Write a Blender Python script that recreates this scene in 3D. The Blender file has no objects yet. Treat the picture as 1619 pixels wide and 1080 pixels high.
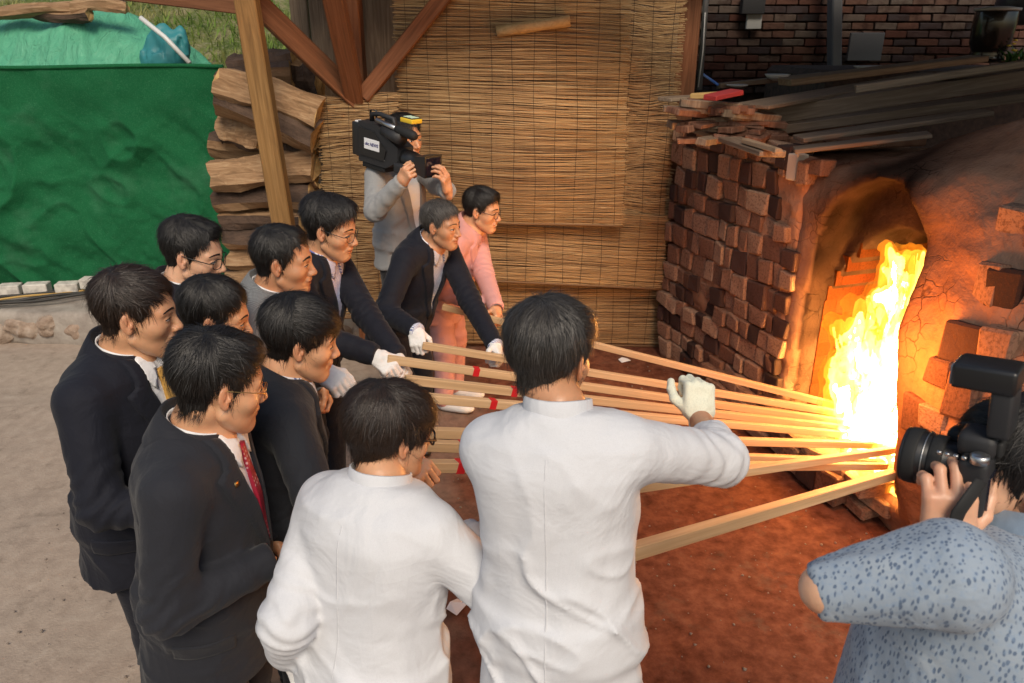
import bpy, bmesh, math, random
import numpy as np
from mathutils import Vector, Matrix, Euler
from mathutils.bvhtree import BVHTree
from mathutils.kdtree import KDTree
from mathutils.geometry import delaunay_2d_cdt

SC = bpy.context.scene
COL = SC.collection
R = math.radians

# ---------------------------------------------------------------- camera
FPX, PITCH, CAMH = 1180.0, R(22.1), 2.3
cam = bpy.data.cameras.new('camera'); camo = bpy.data.objects.new('camera', cam); COL.objects.link(camo)
cam.sensor_width = 36; cam.lens = 36 * FPX / 1619; cam.clip_start = .05; cam.clip_end = 300
camo.location = (0, 0, CAMH); camo.rotation_euler = (R(90) - PITCH, 0, 0)
SC.camera = camo
cam.dof.use_dof = True; cam.dof.focus_distance = 2.6; cam.dof.aperture_fstop = 7.0

# ---------------------------------------------------------------- sky, sun, exposure
SUN_EL, SUN_AZ = R(46), R(10)        # azimuth: 0 = behind the camera, negative = from the left of it
w = bpy.data.worlds.new('World'); SC.world = w; w.use_nodes = True
nt = w.node_tree; bg = nt.nodes['Background']
sky = nt.nodes.new('ShaderNodeTexSky'); sky.sky_type = 'NISHITA'; sky.sun_disc = False
sky.sun_elevation = SUN_EL; sky.sun_rotation = R(180) - SUN_AZ; sky.air_density = 1.4; sky.dust_density = 2.5
nt.links.new(sky.outputs[0], bg.inputs[0]); bg.inputs[1].default_value = .055
sun = bpy.data.lights.new('sun', 'SUN'); sun.energy = 1.4; sun.angle = R(26); sun.color = (1, .87, .70)
suno = bpy.data.objects.new('sun', sun); COL.objects.link(suno)
sdir = Vector((-math.sin(SUN_AZ) * math.cos(SUN_EL), math.cos(SUN_AZ) * math.cos(SUN_EL), -math.sin(SUN_EL)))
suno.rotation_euler = sdir.to_track_quat('-Z', 'Y').to_euler(); suno.location = (-4, -8, 9)
vs = SC.view_settings; vs.view_transform = 'Standard'; vs.look = 'None'; vs.gamma = 1; vs.exposure = 0.95
SC.render.engine = 'CYCLES'; SC.cycles.use_denoising = True; SC.cycles.max_bounces = 8
SC.cycles.diffuse_bounces = 3; SC.cycles.transparent_max_bounces = 16; SC.cycles.sample_clamp_indirect = 6

CP, SP = math.cos(PITCH), math.sin(PITCH)
def at(u, v, d):
    """the place d metres down the lens axis that the photograph shows at pixel u, v"""
    a, b = (u - 809.5) / FPX, (v - 540) / FPX
    return Vector((a * d, d * (CP - b * SP), CAMH - d * (SP + b * CP)))
def at_z(u, v, z):
    b = (v - 540) / FPX
    return at(u, v, (CAMH - z) / (SP + b * CP))
def at_y(u, v, y):
    b = (v - 540) / FPX
    return at(u, v, y / (CP - b * SP))
# ---------------------------------------------------------------- mesh and field helpers
F4 = np.float32
_T = np.random.RandomState(7).rand(32, 32, 32).astype(F4) * 2 - 1
_TW = np.pad(_T, ((0, 1), (0, 1), (0, 1)), mode='wrap').ravel().copy()
def vnoise(p):
    fl = np.floor(p); f = (p - fl).astype(F4); f = f * f * (3 - 2 * f); i = fl.astype(np.int32) & 31
    k = (i[:, 0] * 33 + i[:, 1]) * 33 + i[:, 2]; fx, fy, fz = f[:, 0], f[:, 1], f[:, 2]
    def r(o):
        a = _TW.take(k + o); a += (_TW.take(k + o + 1) - a) * fz; return a
    a = r(0); a += (r(33) - a) * fy; b = r(1089); b += (r(1122) - b) * fy
    a += (b - a) * fx; return a
def fbm(p, o=3):
    s = 0; a = 1.
    for k in range(o): s = s + a * vnoise(p * (2 ** k) + 3.7 * k); a *= .5
    return s
def V3(*a): return np.array(a[0] if len(a) == 1 else a, F4)
def nrm(v): v = np.asarray(v, F4); return v / (np.linalg.norm(v) + 1e-9)
def ell(p, c, r, Rm=None):
    q = p - V3(c)
    if Rm is not None: q = q @ Rm
    r = V3(r); a = np.linalg.norm(q / r, axis=1); b = np.linalg.norm(q / (r * r), axis=1)
    return a * (a - 1) / (b + 1e-6)
def cone(p, a, b, ra, rb):
    a = V3(a); ba = V3(b) - a; q = p - a
    t = np.clip(q @ ba / (ba @ ba + 1e-9), 0, 1)
    return np.linalg.norm(q - t[:, None] * ba, axis=1) - (ra + (rb - ra) * t)
def rbox(p, c, h, r, Rm=None):
    q = p - V3(c)
    if Rm is not None: q = q @ Rm
    q = np.abs(q) - (V3(h) - r)
    return np.linalg.norm(np.maximum(q, 0), axis=1) + np.minimum(q.max(axis=1), 0) - r
def smin(a, b, k):
    h = np.clip(.5 + .5 * (b - a) / k, 0, 1); return b * (1 - h) + a * h - k * h * (1 - h)
def smax(a, b, k): return -smin(-a, -b, k)
def sstep(x, a, b):
    t = np.clip((x - a) / (b - a), 0, 1); return t * t * (3 - 2 * t)
def poly2(x, y, P):
    """signed distance to a polygon, negative inside"""
    d = np.full(x.shape, 1e9, F4); s = np.ones(x.shape, F4); n = len(P)
    for i in range(n):
        ax, ay = P[i]; bx, by = P[i - 1]; ex, ey = bx - ax, by - ay; wx, wy = x - ax, y - ay
        t = np.clip((wx * ex + wy * ey) / (ex * ex + ey * ey + 1e-12), 0, 1)
        d = np.minimum(d, (wx - ex * t) ** 2 + (wy - ey * t) ** 2)
        c1 = y >= ay; c2 = y < by; c3 = ex * wy > ey * wx
        s = np.where((c1 & c2 & c3) | (~c1 & ~c2 & ~c3), -s, s)
    return s * np.sqrt(d)
def surfnets(F, lo, h):
    s = F < 0
    cnt = np.zeros(tuple(n - 1 for n in F.shape), np.int8)
    for a in (0, 1):
        for b in (0, 1):
            for c in (0, 1): cnt += s[a:a + cnt.shape[0], b:b + cnt.shape[1], c:c + cnt.shape[2]]
    act = (cnt > 0) & (cnt < 8); ijk = np.argwhere(act)
    idx = np.full(act.shape, -1, np.int64); idx[act] = np.arange(len(ijk))
    pos = np.zeros((len(ijk), 3), F4); n = np.zeros(len(ijk), F4)
    co = [np.array((a, b, c)) for a in (0, 1) for b in (0, 1) for c in (0, 1)]
    for A in co:
        for ax in range(3):
            if A[ax]: continue
            B = A.copy(); B[ax] = 1
            fa = F[tuple((ijk + A).T)]; fb = F[tuple((ijk + B).T)]; m = (fa < 0) != (fb < 0)
            t = np.where(m, fa / np.where(m, fa - fb, 1), 0)
            pos[m] += A + t[m, None] * (B - A); n[m] += 1
    V = V3(lo) + h * (ijk + pos / n[:, None]); Q = []
    for ax in range(3):
        o1, o2 = [(1, 2), (2, 0), (0, 1)][ax]
        sl = [slice(None)] * 3; sl2 = [slice(None)] * 3
        sl[ax] = slice(0, -1); sl2[ax] = slice(1, None)
        sa = s[tuple(sl)]; sb = s[tuple(sl2)]; e = np.argwhere(sa != sb)
        ok = (e[:, o1] > 0) & (e[:, o2] > 0) & (e[:, o1] < F.shape[o1] - 1) & (e[:, o2] < F.shape[o2] - 1); e = e[ok]
        if not len(e): continue
        d1 = np.zeros(3, int); d1[o1] = 1; d2 = np.zeros(3, int); d2[o2] = 1
        q = np.stack([idx[tuple((e - d1 - d2).T)], idx[tuple((e - d2).T)], idx[tuple(e.T)], idx[tuple((e - d1).T)]], 1)
        flip = ~sa[tuple(e.T)]; q[flip] = q[flip][:, ::-1]; Q.append(q)
    return V, (np.concatenate(Q) if Q else np.zeros((0, 4), int))
def sdf(fn, lo, hi, h):
    """surface of a distance field, sampled finely only near the surface"""
    lo = V3(lo) - 2 * h; hi = V3(hi) + 2 * h; m = 4
    nc = np.ceil((hi - lo) / (h * m)).astype(int) + 1
    def grid(n, st):
        g = np.stack(np.meshgrid(*[np.arange(k, dtype=F4) for k in n], indexing='ij'), -1)
        return lo + (g.reshape(-1, 3)) * st
    off = h * (m - 1) / 2
    C = fn(grid(nc, h * m) + off).reshape(nc)
    Ff = C.repeat(m, 0).repeat(m, 1).repeat(m, 2)
    near = (np.abs(C) < h * m * 1.75).repeat(m, 0).repeat(m, 1).repeat(m, 2)
    ix = np.argwhere(near)
    Ff[near] = fn((lo + ix * h).astype(F4))
    return surfnets(Ff.astype(F4), lo, h)

def link(name, me, mat=None, parent=None, smooth=True):
    o = bpy.data.objects.new(name, me); COL.objects.link(o)
    if mat is not None:
        for m in (mat if isinstance(mat, (list, tuple)) else [mat]): me.materials.append(m)
    if parent is not None: o.parent = parent
    if smooth and len(me.polygons): me.polygons.foreach_set('use_smooth', np.ones(len(me.polygons), bool))
    return o
def mesh_np(name, V, Q):
    me = bpy.data.meshes.new(name); Q = np.asarray(Q); V = np.asarray(V, F4)
    k = Q.shape[1]
    me.vertices.add(len(V)); me.vertices.foreach_set('co', V.ravel())
    me.loops.add(Q.size); me.loops.foreach_set('vertex_index', Q.ravel().astype(np.int32))
    me.polygons.add(len(Q)); me.polygons.foreach_set('loop_start', (np.arange(len(Q)) * k).astype(np.int32))
    me.update(calc_edges=True); me.validate(); return me
def mk(name, V, F, mat=None, parent=None, smooth=True):
    me = bpy.data.meshes.new(name); me.from_pydata([tuple(map(float, v)) for v in V], [], F); me.update()
    return link(name, me, mat, parent, smooth)
def mkn(name, V, Q, mat=None, parent=None, smooth=True): return link(name, mesh_np(name, V, Q), mat, parent, smooth)
def tag(o, label=None, cat=None, group=None, kind=None):
    if label: o['label'] = label
    if cat: o['category'] = cat
    if group: o['group'] = group
    if kind: o['kind'] = kind
    return o
def empty(name, loc=(0, 0, 0), rz=0):
    o = bpy.data.objects.new(name, None); COL.objects.link(o); o.location = loc; o.rotation_euler = (0, 0, rz); o.empty_display_size = .1
    return o
def cat_vf(parts):
    Vs, Fs, n = [], [], 0
    for V, F in parts:
        Vs += [tuple(map(float, v)) for v in V]; Fs += [tuple(i + n for i in f) for f in F]; n += len(V)
    return Vs, Fs
def frame_z(d, up=(0, 0, 1)):
    z = nrm(d); x = np.cross(V3(up), z)
    if np.linalg.norm(x) < 1e-3: x = np.cross(V3(1, 0, 0), z)
    x = nrm(x); return np.stack([x, np.cross(z, x), z], 1)
def tube(pts, rad, n=8, closed=False, cap=True, flat=1.):
    """tube along points; rad a number or a list"""
    pts = [V3(p) for p in pts]; m = len(pts); V = []; F = []
    rad = [rad] * m if np.isscalar(rad) else list(rad)
    up = V3(.13, .21, .97)
    for i in range(m):
        if closed: d = pts[(i + 1) % m] - pts[i - 1]
        else: d = pts[min(i + 1, m - 1)] - pts[max(i - 1, 0)]
        fr = frame_z(d, up)
        for k in range(n):
            a = 2 * math.pi * k / n
            V.append(pts[i] + fr[:, 0] * math.cos(a) * rad[i] * flat + fr[:, 1] * math.sin(a) * rad[i])
    for i in range(m if closed else m - 1):
        j = (i + 1) % m
        for k in range(n):
            l = (k + 1) % n; F.append((i * n + k, i * n + l, j * n + l, j * n + k))
    if cap and not closed: F.append(tuple(range(n))[::-1]); F.append(tuple(range((m - 1) * n, m * n)))
    return V, F
def lathe(prof, n=20, M=None):
    """profile of (radius, z) turned round z"""
    V = []; F = []; m = len(prof)
    for r, z in prof:
        for k in range(n):
            a = 2 * math.pi * k / n; V.append((r * math.cos(a), r * math.sin(a), z))
    for i in range(m - 1):
        for k in range(n):
            l = (k + 1) % n; F.append((i * n + k, i * n + l, (i + 1) * n + l, (i + 1) * n + k))
    F.append(tuple(range(n))[::-1]); F.append(tuple(range((m - 1) * n, m * n)))
    if M is not None: V = [tuple(M @ Vector(v)) for v in V]
    return V, F
def box_vf(c, h, bev=.004, Rm=None, seg=1, jit=0, rng=None):
    """bevelled box; c centre, h half sizes, Rm columns = axes"""
    bm = bmesh.new(); bmesh.ops.create_cube(bm, size=2)
    for v in bm.verts:
        v.co = Vector((v.co.x * h[0], v.co.y * h[1], v.co.z * h[2]))
        if jit: v.co += Vector((rng.uniform(-jit, jit), rng.uniform(-jit, jit), rng.uniform(-jit, jit)))
    if bev: bmesh.ops.bevel(bm, geom=bm.edges[:], offset=bev, segments=seg, affect='EDGES', profile=.6)
    bm.verts.index_update()
    V = np.array([v.co[:] for v in bm.verts], F4); F = [tuple(v.index for v in f.verts) for f in bm.faces]; bm.free()
    if Rm is not None: V = V @ np.asarray(Rm, F4).T
    return V + V3(c), F
def beam_vf(a, b, wd, ht, bev=.006, up=(0, 0, 1)):
    a, b = V3(a), V3(b); fr = frame_z(b - a, up)
    return box_vf((a + b) / 2, (wd / 2, ht / 2, np.linalg.norm(b - a) / 2), bev, fr)
def prism_vf(poly, y0, y1, bev=0):
    """polygon in x, z pushed along y"""
    n = len(poly); V = [(x, y0, z) for x, z in poly] + [(x, y1, z) for x, z in poly]
    F = [tuple(range(n)), tuple(range(n, 2 * n))[::-1]] + [(i, i + n, (i + 1) % n + n, (i + 1) % n) for i in range(n)]
    return V, F
def fix_normals(o):
    bm = bmesh.new(); bm.from_mesh(o.data); bmesh.ops.recalc_face_normals(bm, faces=bm.faces); bm.to_mesh(o.data); bm.free(); return o
def bvh_of(V, Q): return BVHTree.FromPolygons([tuple(map(float, v)) for v in V], [tuple(map(int, q)) for q in Q])
def inpoly(x, y, P):
    c = False; n = len(P)
    for i in range(n):
        x1, y1 = P[i]; x2, y2 = P[i - 1]
        if (y1 > y) != (y2 > y) and x < (x2 - x1) * (y - y1) / (y2 - y1) + x1: c = not c
    return c
def patch(bvh, poly, O, ex, ey, dr, off=.004, th=.003, step=.014, reach=.5):
    """a thin sheet of the given outline laid on a surface, cast along dr from the plane O, ex, ey"""
    O, ex, ey, dr = Vector(O), Vector(ex), Vector(ey), Vector(dr).normalized()
    P = []; n = len(poly)
    for i in range(n):
        (x1, y1), (x2, y2) = poly[i], poly[(i + 1) % n]; k = max(1, int(math.hypot(x2 - x1, y2 - y1) / step))
        P += [(x1 + (x2 - x1) * j / k, y1 + (y2 - y1) * j / k) for j in range(k)]
    nb = len(P); xs = [p[0] for p in poly]; ys = [p[1] for p in poly]
    x = min(xs) + step / 2
    while x < max(xs):
        y = min(ys) + step / 2
        while y < max(ys):
            if inpoly(x, y, poly): P.append((x, y))
            y += step
        x += step
    r = delaunay_2d_cdt([Vector(p) for p in P], [(i, (i + 1) % nb) for i in range(nb)], [], 1, 1e-6)
    vs, fs, edges = r[0], r[2], r[1]; out = []; last = None
    for v in vs:
        o = O + ex * v.x + ey * v.y - dr * reach
        h = bvh.ray_cast(o, dr, reach * 2) if reach else bvh.ray_cast(o, -dr, .6)
        if h[0] is None:
            h2 = bvh.find_nearest(O + ex * v.x + ey * v.y); q = h2[0]
        else: q = h[0]
        out.append(q - dr * off)
    V = [tuple(q) for q in out]; F = [tuple(f) for f in fs]
    ec = {}
    for f in F:
        for i in range(len(f)):
            k = (f[i], f[(i + 1) % len(f)]); ec[k] = 1
    m = len(V); low = {}
    for (a, b) in list(ec):
        if (b, a) in ec: continue
        for q in (a, b):
            if q not in low: low[q] = len(V); V.append(tuple(out[q] + dr * (th + off * .9)))
        F.append((b, a, low[a], low[b]))
    return V, F
def rotz(a): c, s = math.cos(a), math.sin(a); return np.array([[c, -s, 0], [s, c, 0], [0, 0, 1]], F4)
def roty(a): c, s = math.cos(a), math.sin(a); return np.array([[c, 0, s], [0, 1, 0], [-s, 0, c]], F4)
def rotx(a): c, s = math.cos(a), math.sin(a); return np.array([[1, 0, 0], [0, c, -s], [0, s, c]], F4)

# ---------------------------------------------------------------- materials
class Mt:
    def __init__(s, name):
        s.m = bpy.data.materials.new(name); s.m.use_nodes = True; s.t = s.m.node_tree
        s.b = s.t.nodes['Principled BSDF']; s.o = s.t.nodes['Material Output']; s._c = {}
    def n(s, ty, **kw):
        x = s.t.nodes.new(ty)
        for k, v in kw.items(): setattr(x, k, v)
        return x
    def set(s, sock, v):
        if isinstance(v, bpy.types.NodeSocket): s.t.links.new(v, sock)
        elif isinstance(v, (tuple, list)) and len(v) == 3 and sock.type == 'RGBA': sock.default_value = (*v, 1)
        elif sock.type == 'RGBA' and np.isscalar(v): sock.default_value = (v, v, v, 1)
        else: sock.default_value = v
    def coord(s, kind='Object', scale=None, rot=None, loc=None):
        k = (kind, str(scale), str(rot), str(loc))
        if k in s._c: return s._c[k]
        c = s.n('ShaderNodeTexCoord').outputs[kind]
        if scale is not None or rot is not None or loc is not None:
            m = s.n('ShaderNodeMapping'); s.t.links.new(c, m.inputs[0])
            if scale is not None: m.inputs['Scale'].default_value = scale if hasattr(scale, '__len__') else (scale,) * 3
            if rot is not None: m.inputs['Rotation'].default_value = rot
            if loc is not None: m.inputs['Location'].default_value = loc
            c = m.outputs[0]
        s._c[k] = c; return c
    def noise(s, scale, detail=3, rough=.55, co=None, dist=0):
        x = s.n('ShaderNodeTexNoise'); s.set(x.inputs['Vector'], co or s.coord())
        x.inputs['Scale'].default_value = scale; x.inputs['Detail'].default_value = detail
        x.inputs['Roughness'].default_value = rough; x.inputs['Distortion'].default_value = dist
        return x.outputs[0]
    def voro(s, scale, feature='F1', co=None, out=0, rnd=1):
        x = s.n('ShaderNodeTexVoronoi', feature=feature); s.set(x.inputs['Vector'], co or s.coord())
        x.inputs['Scale'].default_value = scale; x.inputs['Randomness'].default_value = rnd
        return x.outputs[out]
    def wave(s, scale, co=None, dirn='X', dist=0, prof='SIN', dscale=1, detail=2):
        x = s.n('ShaderNodeTexWave', bands_direction=dirn, wave_profile=prof); s.set(x.inputs['Vector'], co or s.coord())
        x.inputs['Scale'].default_value = scale; x.inputs['Distortion'].default_value = dist; x.inputs['Detail Scale'].default_value = dscale
        x.inputs['Detail'].default_value = detail
        return x.outputs[1]
    def ramp(s, f, stops, interp='LINEAR'):
        x = s.n('ShaderNodeValToRGB'); s.set(x.inputs[0], f); e = x.color_ramp.elements; x.color_ramp.interpolation = interp
        while len(e) < len(stops): e.new(.5)
        for k, (p, c) in enumerate(stops):
            e[k].position = p; e[k].color = (c, c, c, 1) if np.isscalar(c) else (*c, 1)
        return x.outputs[0]
    def mix(s, a, b, f, mode='MIX'):
        x = s.n('ShaderNodeMix', data_type='RGBA', blend_type=mode); s.set(x.inputs[0], f); s.set(x.inputs[6], a); s.set(x.inputs[7], b)
        return x.outputs[2]
    def math(s, op, a, b=0.):
        x = s.n('ShaderNodeMath', operation=op); s.set(x.inputs[0], a); s.set(x.inputs[1], b); return x.outputs[0]
    def rnd(s): return s.n('ShaderNodeObjectInfo').outputs['Random']
    def attr(s, name): return s.n('ShaderNodeAttribute', attribute_name=name).outputs['Color']
    def bump(s, h, st=.5, d=.01, nrm=None):
        x = s.n('ShaderNodeBump'); s.set(x.inputs['Height'], h); x.inputs['Strength'].default_value = st; x.inputs['Distance'].default_value = d
        if nrm is not None: s.set(x.inputs['Normal'], nrm)
        return x.outputs[0]
    def pos(s, ax):
        x = s.n('ShaderNodeSeparateXYZ'); s.set(x.inputs[0], s.coord()); return x.outputs[ax]
    def out(s, **kw):
        for k, v in kw.items():
            s.set(s.b.inputs[{'base': 'Base Color', 'rough': 'Roughness', 'normal': 'Normal', 'metal': 'Metallic', 'spec': 'Specular IOR Level',
                              'sheen': 'Sheen Weight', 'alpha': 'Alpha', 'trans': 'Transmission Weight', 'coat': 'Coat Weight', 'sss': 'Subsurface Weight',
                              'emit': 'Emission Color', 'estr': 'Emission Strength', 'aniso': 'Anisotropic'}[k]], v)
        return s.m

def m_plain(name, base, rough=.5, **kw): return Mt(name).out(base=base, rough=rough, **kw)
def m_cloth(name, c, rough=.85, weave=900, wst=.25, fold=.5, fscale=9, var=.25, sheen=.15, stripe=None, plaid=None, crease=.10):
    m = Mt(name); n1 = m.noise(3.5, 4); col = m.mix(tuple(x * (1 - var) for x in c), tuple(min(1, x * (1 + var)) for x in c), n1)
    if stripe:
        sc, cb, wd, ax = stripe
        f = m.ramp(m.wave(sc, dirn=ax, dist=.6, dscale=.6), [(wd, 0.), (wd + .12, 1.)]); col = m.mix(col, cb, f)
    if plaid:
        sc, cb = plaid
        f = m.mix(m.wave(sc, dirn='Y'), m.wave(sc, dirn='Z'), .5); col = m.mix(col, cb, m.ramp(f, [(.4, 0.), (.6, 1.)]))
    fine = m.noise(weave, 2)
    col = m.mix(col, tuple(x * .75 for x in c), m.ramp(fine, [(.45, 0.), (.8, .6)]))
    b1 = m.bump(m.noise(fscale, 3, .5, dist=1.2), fold, .02)
    if crease:
        for rot, scl in (((.3, .5, .2), (6, 6, 2.2)), ((-.4, -.7, .9), (3.5, 3.5, 7))):
            nz = m.noise(1., 2, .5, m.coord('Object', scl, rot), 1.6); rg = m.ramp(m.math('ABSOLUTE', m.math('SUBTRACT', nz, .5)), [(0., 1.), (.035, .35), (.12, 0.)]); b1 = m.bump(rg, crease, .007, b1)
    b2 = m.bump(fine, wst, .001, b1)
    return m.out(base=col, rough=rough, normal=b2, sheen=sheen, spec=.25)
def m_skin(name, c):
    m = Mt(name); a = m.attr('tint'); sp = m.n('ShaderNodeSeparateColor'); m.set(sp.inputs[0], a)
    col = m.mix(tuple(x * k for x, k in zip(c, (.86, .84, .84))), tuple(min(1, x * k) for x, k in zip(c, (1.16, 1.02, .95))), m.ramp(m.noise(26, 6, .7), [(.25, 0.), (.75, 1.)]))
    col = m.mix(col, tuple(x * k for x, k in zip(c, (1., .72, .66))), m.ramp(m.noise(9, 3), [(.5, 0.), (.75, .5)]))
    col = m.mix(col, (c[0] * .93, c[1] * .5, c[2] * .45), sp.outputs[0])
    col = m.mix(col, (c[0] * .45, c[1] * .45, c[2] * .5), sp.outputs[1])
    b = m.bump(m.noise(55, 4, .6), .18, .003, m.bump(m.noise(300, 3), .2, .001))
    return m.out(base=col, rough=m.ramp(m.noise(30, 3), [(.3, .36), (.7, .52)]), normal=b, sss=.08, spec=.5)
def m_hair(name, c, rough=.46):
    m = Mt(name); sp = m.n('ShaderNodeSeparateColor'); m.set(sp.inputs[0], m.attr('hue')); h = sp.outputs[0]
    col = m.mix(tuple(x * .55 for x in c), tuple(min(1, x * 2.1) for x in c), h)
    return m.out(base=col, rough=m.math('SUBTRACT', rough, m.math('MULTIPLY', h, .12)), spec=.5)
def m_wood(name, c1, c2, scale=3, stretch=(1, 1, .06), rough=.65, bump=.3, dark=.6, rnd=.35):
    m = Mt(name); r = m.rnd()
    ad = m.n('ShaderNodeVectorMath', operation='ADD'); m.set(ad.inputs[0], m.coord())
    cb = m.n('ShaderNodeCombineXYZ'); m.set(cb.inputs[0], m.math('MULTIPLY', r, 31.)); m.set(cb.inputs[1], m.math('MULTIPLY', r, 17.)); m.set(ad.inputs[1], cb.outputs[0])
    mp = m.n('ShaderNodeMapping'); m.set(mp.inputs[0], ad.outputs[0]); mp.inputs['Scale'].default_value = stretch
    g = m.noise(scale * 10, 5, .6, mp.outputs[0], 1.5); g2 = m.noise(scale * 40, 3, .6, mp.outputs[0])
    col = m.ramp(g, [(.28, tuple(x * dark for x in c1)), (.48, c1), (.7, c2)])
    col = m.mix(col, tuple(x * .5 for x in c1), m.ramp(g2, [(.5, 0.), (.8, .55)]))
    col = m.mix(col, tuple(x * .45 for x in c1), m.math('MULTIPLY', r, rnd))
    col = m.mix(col, tuple(x * .6 for x in c2), m.ramp(m.noise(1.7, 4), [(.45, 0.), (.75, .5)]))
    return m.out(base=col, rough=rough, normal=m.bump(m.mix(g, g2, .5), bump, .004), spec=.3)

MAT = {}
SK = m_skin('skin', (.60, .345, .20)); SK2 = m_skin('skin_tan', (.50, .27, .15)); SK3 = m_skin('skin_fair', (.64, .395, .26))
HB = m_hair('hair_black', (.010, .008, .007)); HBR = m_hair('hair_brown_black', (.020, .011, .007)); HG = m_hair('hair_greying', (.07, .062, .055), .42); HDG = m_hair('hair_dark_grey', (.032, .028, .025), .4)
CAPM = {x.name: m_hair(x.name + '_under', c, .75) for x, c in ((HB, (.007, .006, .005)), (HBR, (.012, .007, .005)), (HG, (.045, .04, .036)), (HDG, (.02, .018, .016)))}
NAVY = m_cloth('navy_suiting', (.008, .009, .016), .78, 1200, .2, .35, sheen=.06); NAVY2 = m_cloth('blue_black_suiting', (.011, .011, .018), .8, 1200, .2, .35, sheen=.06)
CHAR = m_cloth('charcoal_suiting', (.018, .019, .025), .82, 800, .35, .35, sheen=.08); SLATE = m_cloth('slate_suiting', (.014, .016, .022), .82, 900, .3, .35, sheen=.08)
GREYP = m_cloth('grey_check_suiting', (.10, .105, .11), .85, 900, .3, .35, plaid=(95, (.23, .24, .25)))
GREYJ = m_cloth('light_grey_jacket', (.27, .27, .27), .85, 900, .3, .4)
PINK = m_cloth('pink_suiting', (.62, .31, .29), .8, 900, .2, .4)
WHITE = m_cloth('white_cotton', (.60, .61, .64), .8, 700, .12, .6, 6, var=.04, sheen=.05, crease=.06)
WSHIRT = m_cloth('white_shirting', (.78, .78, .8), .7, 900, .1, .3, var=.03)
STRB = m_cloth('blue_striped_shirting', (.72, .73, .8), .75, 900, .1, .3, var=.03, stripe=(48, (.10, .12, .42), .5, 'Y'))
STRN = m_cloth('navy_striped_shirting', (.70, .72, .78), .75, 900, .1, .3, var=.03, stripe=(42, (.08, .13, .34), .55, 'Y'))
DARKT = m_cloth('dark_trouser_cloth', (.012, .012, .015), .8, 900, .2, .4)
GLOVE = m_cloth('white_glove_knit', (.74, .73, .72), .9, 420, .7, .3, 25, var=.06)
GLOVEY = m_cloth('cream_work_glove', (.72, .72, .58), .9, 300, .8, .3, 25, var=.06)
YELG = m_cloth('yellow_green_rubber', (.55, .62, .06), .6, 300, .2, .2)
TIEY = m_cloth('ochre_tie', (.52, .29, .07), .5, 900, .2, .1, var=.15)
def _tie_red():
    m = Mt('red_dotted_tie'); f = m.ramp(m.voro(75, rnd=.15), [(.24, 1.), (.30, 0.)])
    return m.out(base=m.mix((.33, .012, .035), (.62, .38, .38), f), rough=.5)
TIER = _tie_red()
def _polo():
    m = Mt('blue_printed_polo'); n = m.noise(40, 2)
    mp = m.coord('Object', (1.7, 1.5, .7), (0.3, .8, .5)); ad = m.n('ShaderNodeVectorMath', operation='ADD'); m.set(ad.inputs[0], mp)
    x = m.n('ShaderNodeTexNoise'); m.set(x.inputs[0], mp); x.inputs['Scale'].default_value = 45; sc = m.n('ShaderNodeVectorMath', operation='SCALE'); m.set(sc.inputs[0], x.outputs[1]); sc.inputs['Scale'].default_value = .012
    m.set(ad.inputs[1], sc.outputs[0])
    f = m.ramp(m.voro(92, co=ad.outputs[0], rnd=.8), [(.26, 1.), (.40, 0.)])
    base = m.mix((.22, .275, .35), (.31, .365, .43), m.noise(6, 3)); base = m.mix(base, (.38, .43, .48), m.ramp(m.noise(9, 3), [(.5, 0.), (.7, .7)]))
    col = m.mix(base, (.10, .14, .21), f); col = m.mix(col, (.2, .28, .4), m.ramp(m.noise(110, 2), [(.5, 0.), (.7, .45)]))
    return m.out(base=col, rough=.85, normal=m.bump(m.noise(420, 2), .3, .001, m.bump(m.noise(8, 3, dist=1), .5, .02)), sheen=.1, spec=.2)
POLO = _polo()
BLACKP = m_plain('black_plastic', (.012, .012, .013), .38); BLACKM = m_plain('matt_black_plastic', (.018, .018, .02), .6); RUBBER = m_plain('black_rubber', (.01, .01, .01), .75)
STEEL = m_plain('brushed_steel', (.55, .55, .55), .35, metal=1.); GOLDM = m_plain('gold_metal', (.7, .48, .18), .3, metal=1.)
LEATH = m_plain('black_shoe_leather', (.012, .01, .009), .35); SNEAK = m_plain('white_sneaker', (.7, .7, .7), .6)
LENSG = Mt('spectacle_glass'); LENSG = LENSG.out(base=(1, 1, 1), rough=.02, trans=1., spec=.5, alpha=.25)
EYEW = m_plain('eye_white', (.62, .55, .5), .3); IRIS = m_plain('dark_iris', (.012, .008, .006), .15); LIPL = m_plain('mouth_line', (.16, .05, .04), .6); TEETH = m_plain('teeth', (.65, .6, .52), .3)
CAMGL = m_plain('front_element_glass', (.01, .01, .018), .04, spec=.9, coat=1.)
LABELW = m_plain('white_sticker', (.8, .8, .82), .5); LABELI = m_plain('indigo_print', (.03, .03, .16), .5)
YELLP = m_plain('yellow_plastic', (.75, .5, .03), .45)
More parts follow.
